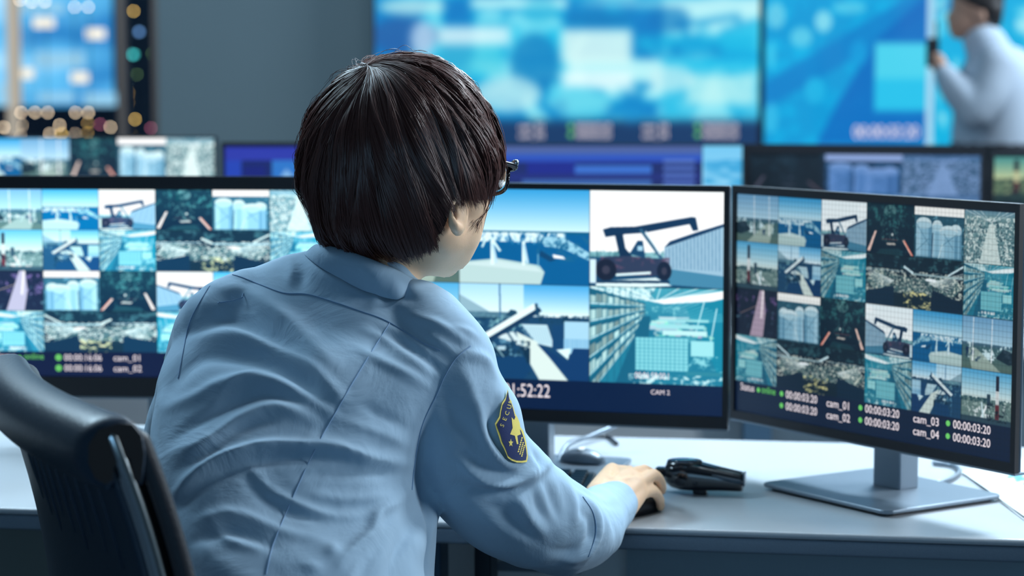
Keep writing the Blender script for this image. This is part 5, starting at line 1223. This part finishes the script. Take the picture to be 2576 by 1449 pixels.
# ================================================================== man standing by the video wall
MB = Vector((at(2480, 300, 8.5).x, 8.5, 0)); man = empty('person', MB); tag(man, 'blurred standing man in pale grey shirt, side view, holding a radio to his mouth', 'person')
mb = np.array(tuple(MB)); D_ = 8.5
def a_(px, py, dd=0.0): return V3(at(px, py, D_+dd)) - mb
kk = D_/F
def me_(px, py, rx, rz, ry, dd=0): return ellipsoid(a_(px, py, dd), (rx*kk,0,0), (0,ry,0), (0,0,rz*kk), 18, 12)
def mt(L, R, **k): return tube([a_(*p) for p in L], [r*kk for r in R], **k)
P = [me_(2455,8,62,66,.076), me_(2425,48,38,46,.055), me_(2412,82,22,18,.03), mt([(2394,30),(2386,46),(2391,54)],[7,8,6],seg=10), me_(2392,70,9,7,.02), mt([(2458,62),(2476,100),(2490,130)],[36,36,36],seg=16),
     me_(2463,44,11,20,.085), mt([(2500,180),(2500,300),(2490,440),(2490,560)],[52,76,80,80],seg=20),
     mt([(2508,165,-.17),(2485,235,-.20),(2455,285,-.22)],[30,28,25],seg=14), mt([(2455,285,-.22),(2405,225,-.18),(2372,178,-.10)],[24,22,16],seg=14),
     mt([(2508,170,.17),(2520,250,.2),(2500,340,.2),(2440,400,.12)],[28,26,22,18],seg=14)]
# hand: palm and fingers round the radio
P.append(mt([(2372,178,-.10),(2364,160,-.09),(2358,148,-.08)],[17,19,17],seg=12))
for k in range(4): P.append(mt([(2368,140+k*11,-.10),(2350,138+k*11,-.09),(2346,141+k*11,-.05)],[6.5,6.2,5.2],seg=8))
P.append(mt([(2366,158,-.06),(2352,140,-.04),(2350,128,-.04)],[7,6,5],seg=8))
P.append(mt([(2440,400,.12),(2420,415,.12)],[18,15],seg=10))
for k in range(4): P.append(mt([(2428,405+k*7,.12),(2405,412+k*8,.12)],[6,5],seg=8))
zf = 0
for s in (-1, 1):
    h = np.array([0.02, s*.09, .92]); kx_ = np.array([-.02+.03*s, s*.10, .50]); an_ = np.array([.02+.05*s, s*.10, .09])
    P.append(tube([h, kx_, an_], [.085,.06,.042], seg=14)); P.append(tube([an_+[0,0,-.04], an_+[-.12,0,-.05]], [.04,.035], seg=10))
m_skin2 = mat('skin_second', S(196, 150, 128), 0.55)
me = fused(P, .009, 3); me.polygons.foreach_set('use_smooth', [True]*len(me.polygons)); me.materials.clear(); link('body', me, man, m_skin2)
P = [mt([(2488,128),(2500,180),(2502,300),(2492,440),(2490,520)],[56,96,104,104,102],seg=22), mt([(2508,162,-.17),(2485,235,-.20),(2455,285,-.22)],[52,50,44],seg=14), mt([(2455,285,-.22),(2405,225,-.18),(2378,188,-.11)],[42,38,29],seg=14), mt([(2508,170,.17),(2520,250,.2),(2500,340,.2),(2450,392,.13)],[44,40,34,27],seg=14), mt([(2470,98),(2482,118)],[50,56],seg=16), mt([(2550,170),(2575,260),(2560,420)],[52,66,66],seg=16)]
me = fused(P, .012, 4); me.polygons.foreach_set('use_smooth', [True]*len(me.polygons)); me.materials.clear(); sh2 = link('shirt', me, man, mat('grey_uniform_shirt', S(178, 190, 205), 0.85))
P = [tube([np.array([.03,0,1.02]), np.array([.02,0,.90])], [.16,.15], seg=18)]
for s in (-1, 1):
    h = np.array([0.02, s*.08, .90]); kx_ = np.array([-.02+.03*s, s*.10, .50]); an_ = np.array([.02+.05*s, s*.10, .10]); P.append(tube([h, kx_, an_], [.105,.08,.06], seg=14))
    V, Fc = tube([an_+[.03,0,-.055], an_+[-.08,0,-.062], an_+[-.16,0,-.068]], [.042,.043,.032], seg=12); raw('shoe', V, Fc, m_black, man, True)
me = fused(P, .014, 3); me.polygons.foreach_set('use_smooth', [True]*len(me.polygons)); me.materials.clear(); link('trousers', me, man, m_trouser)
hp = [me_(2462,-6,66,64,.084), me_(2488,24,36,40,.080), me_(2504,45,16,26,.06)]
me = fused(hp, .008, 2); me.polygons.foreach_set('use_smooth', [True]*len(me.polygons)); me.materials.clear(); link('hair', me, man, mat('dark_short_hair', S(40, 34, 36), .6))
V, Fc = me_(2503,213,19,27,.018,-.245); raw('shoulder_patch', V, Fc, mat('dull_gold_patch', S(110, 116, 70), .8), sh2, True)
r0 = a_(2346,130,-.06); rd = empty('handheld_radio', Vector(r0) + MB); tag(rd, 'small black radio held in the raised hand of the standing man', 'radio')
box('radio_body', -.022, .022, -.016, .016, -.055, .05, m_black, rd, bevel=.004); V, Fc = tube([(.012,0,.05),(.012,0,.11)], [.005,.004], seg=8, n=1); raw('antenna', V, Fc, m_black, rd, True)
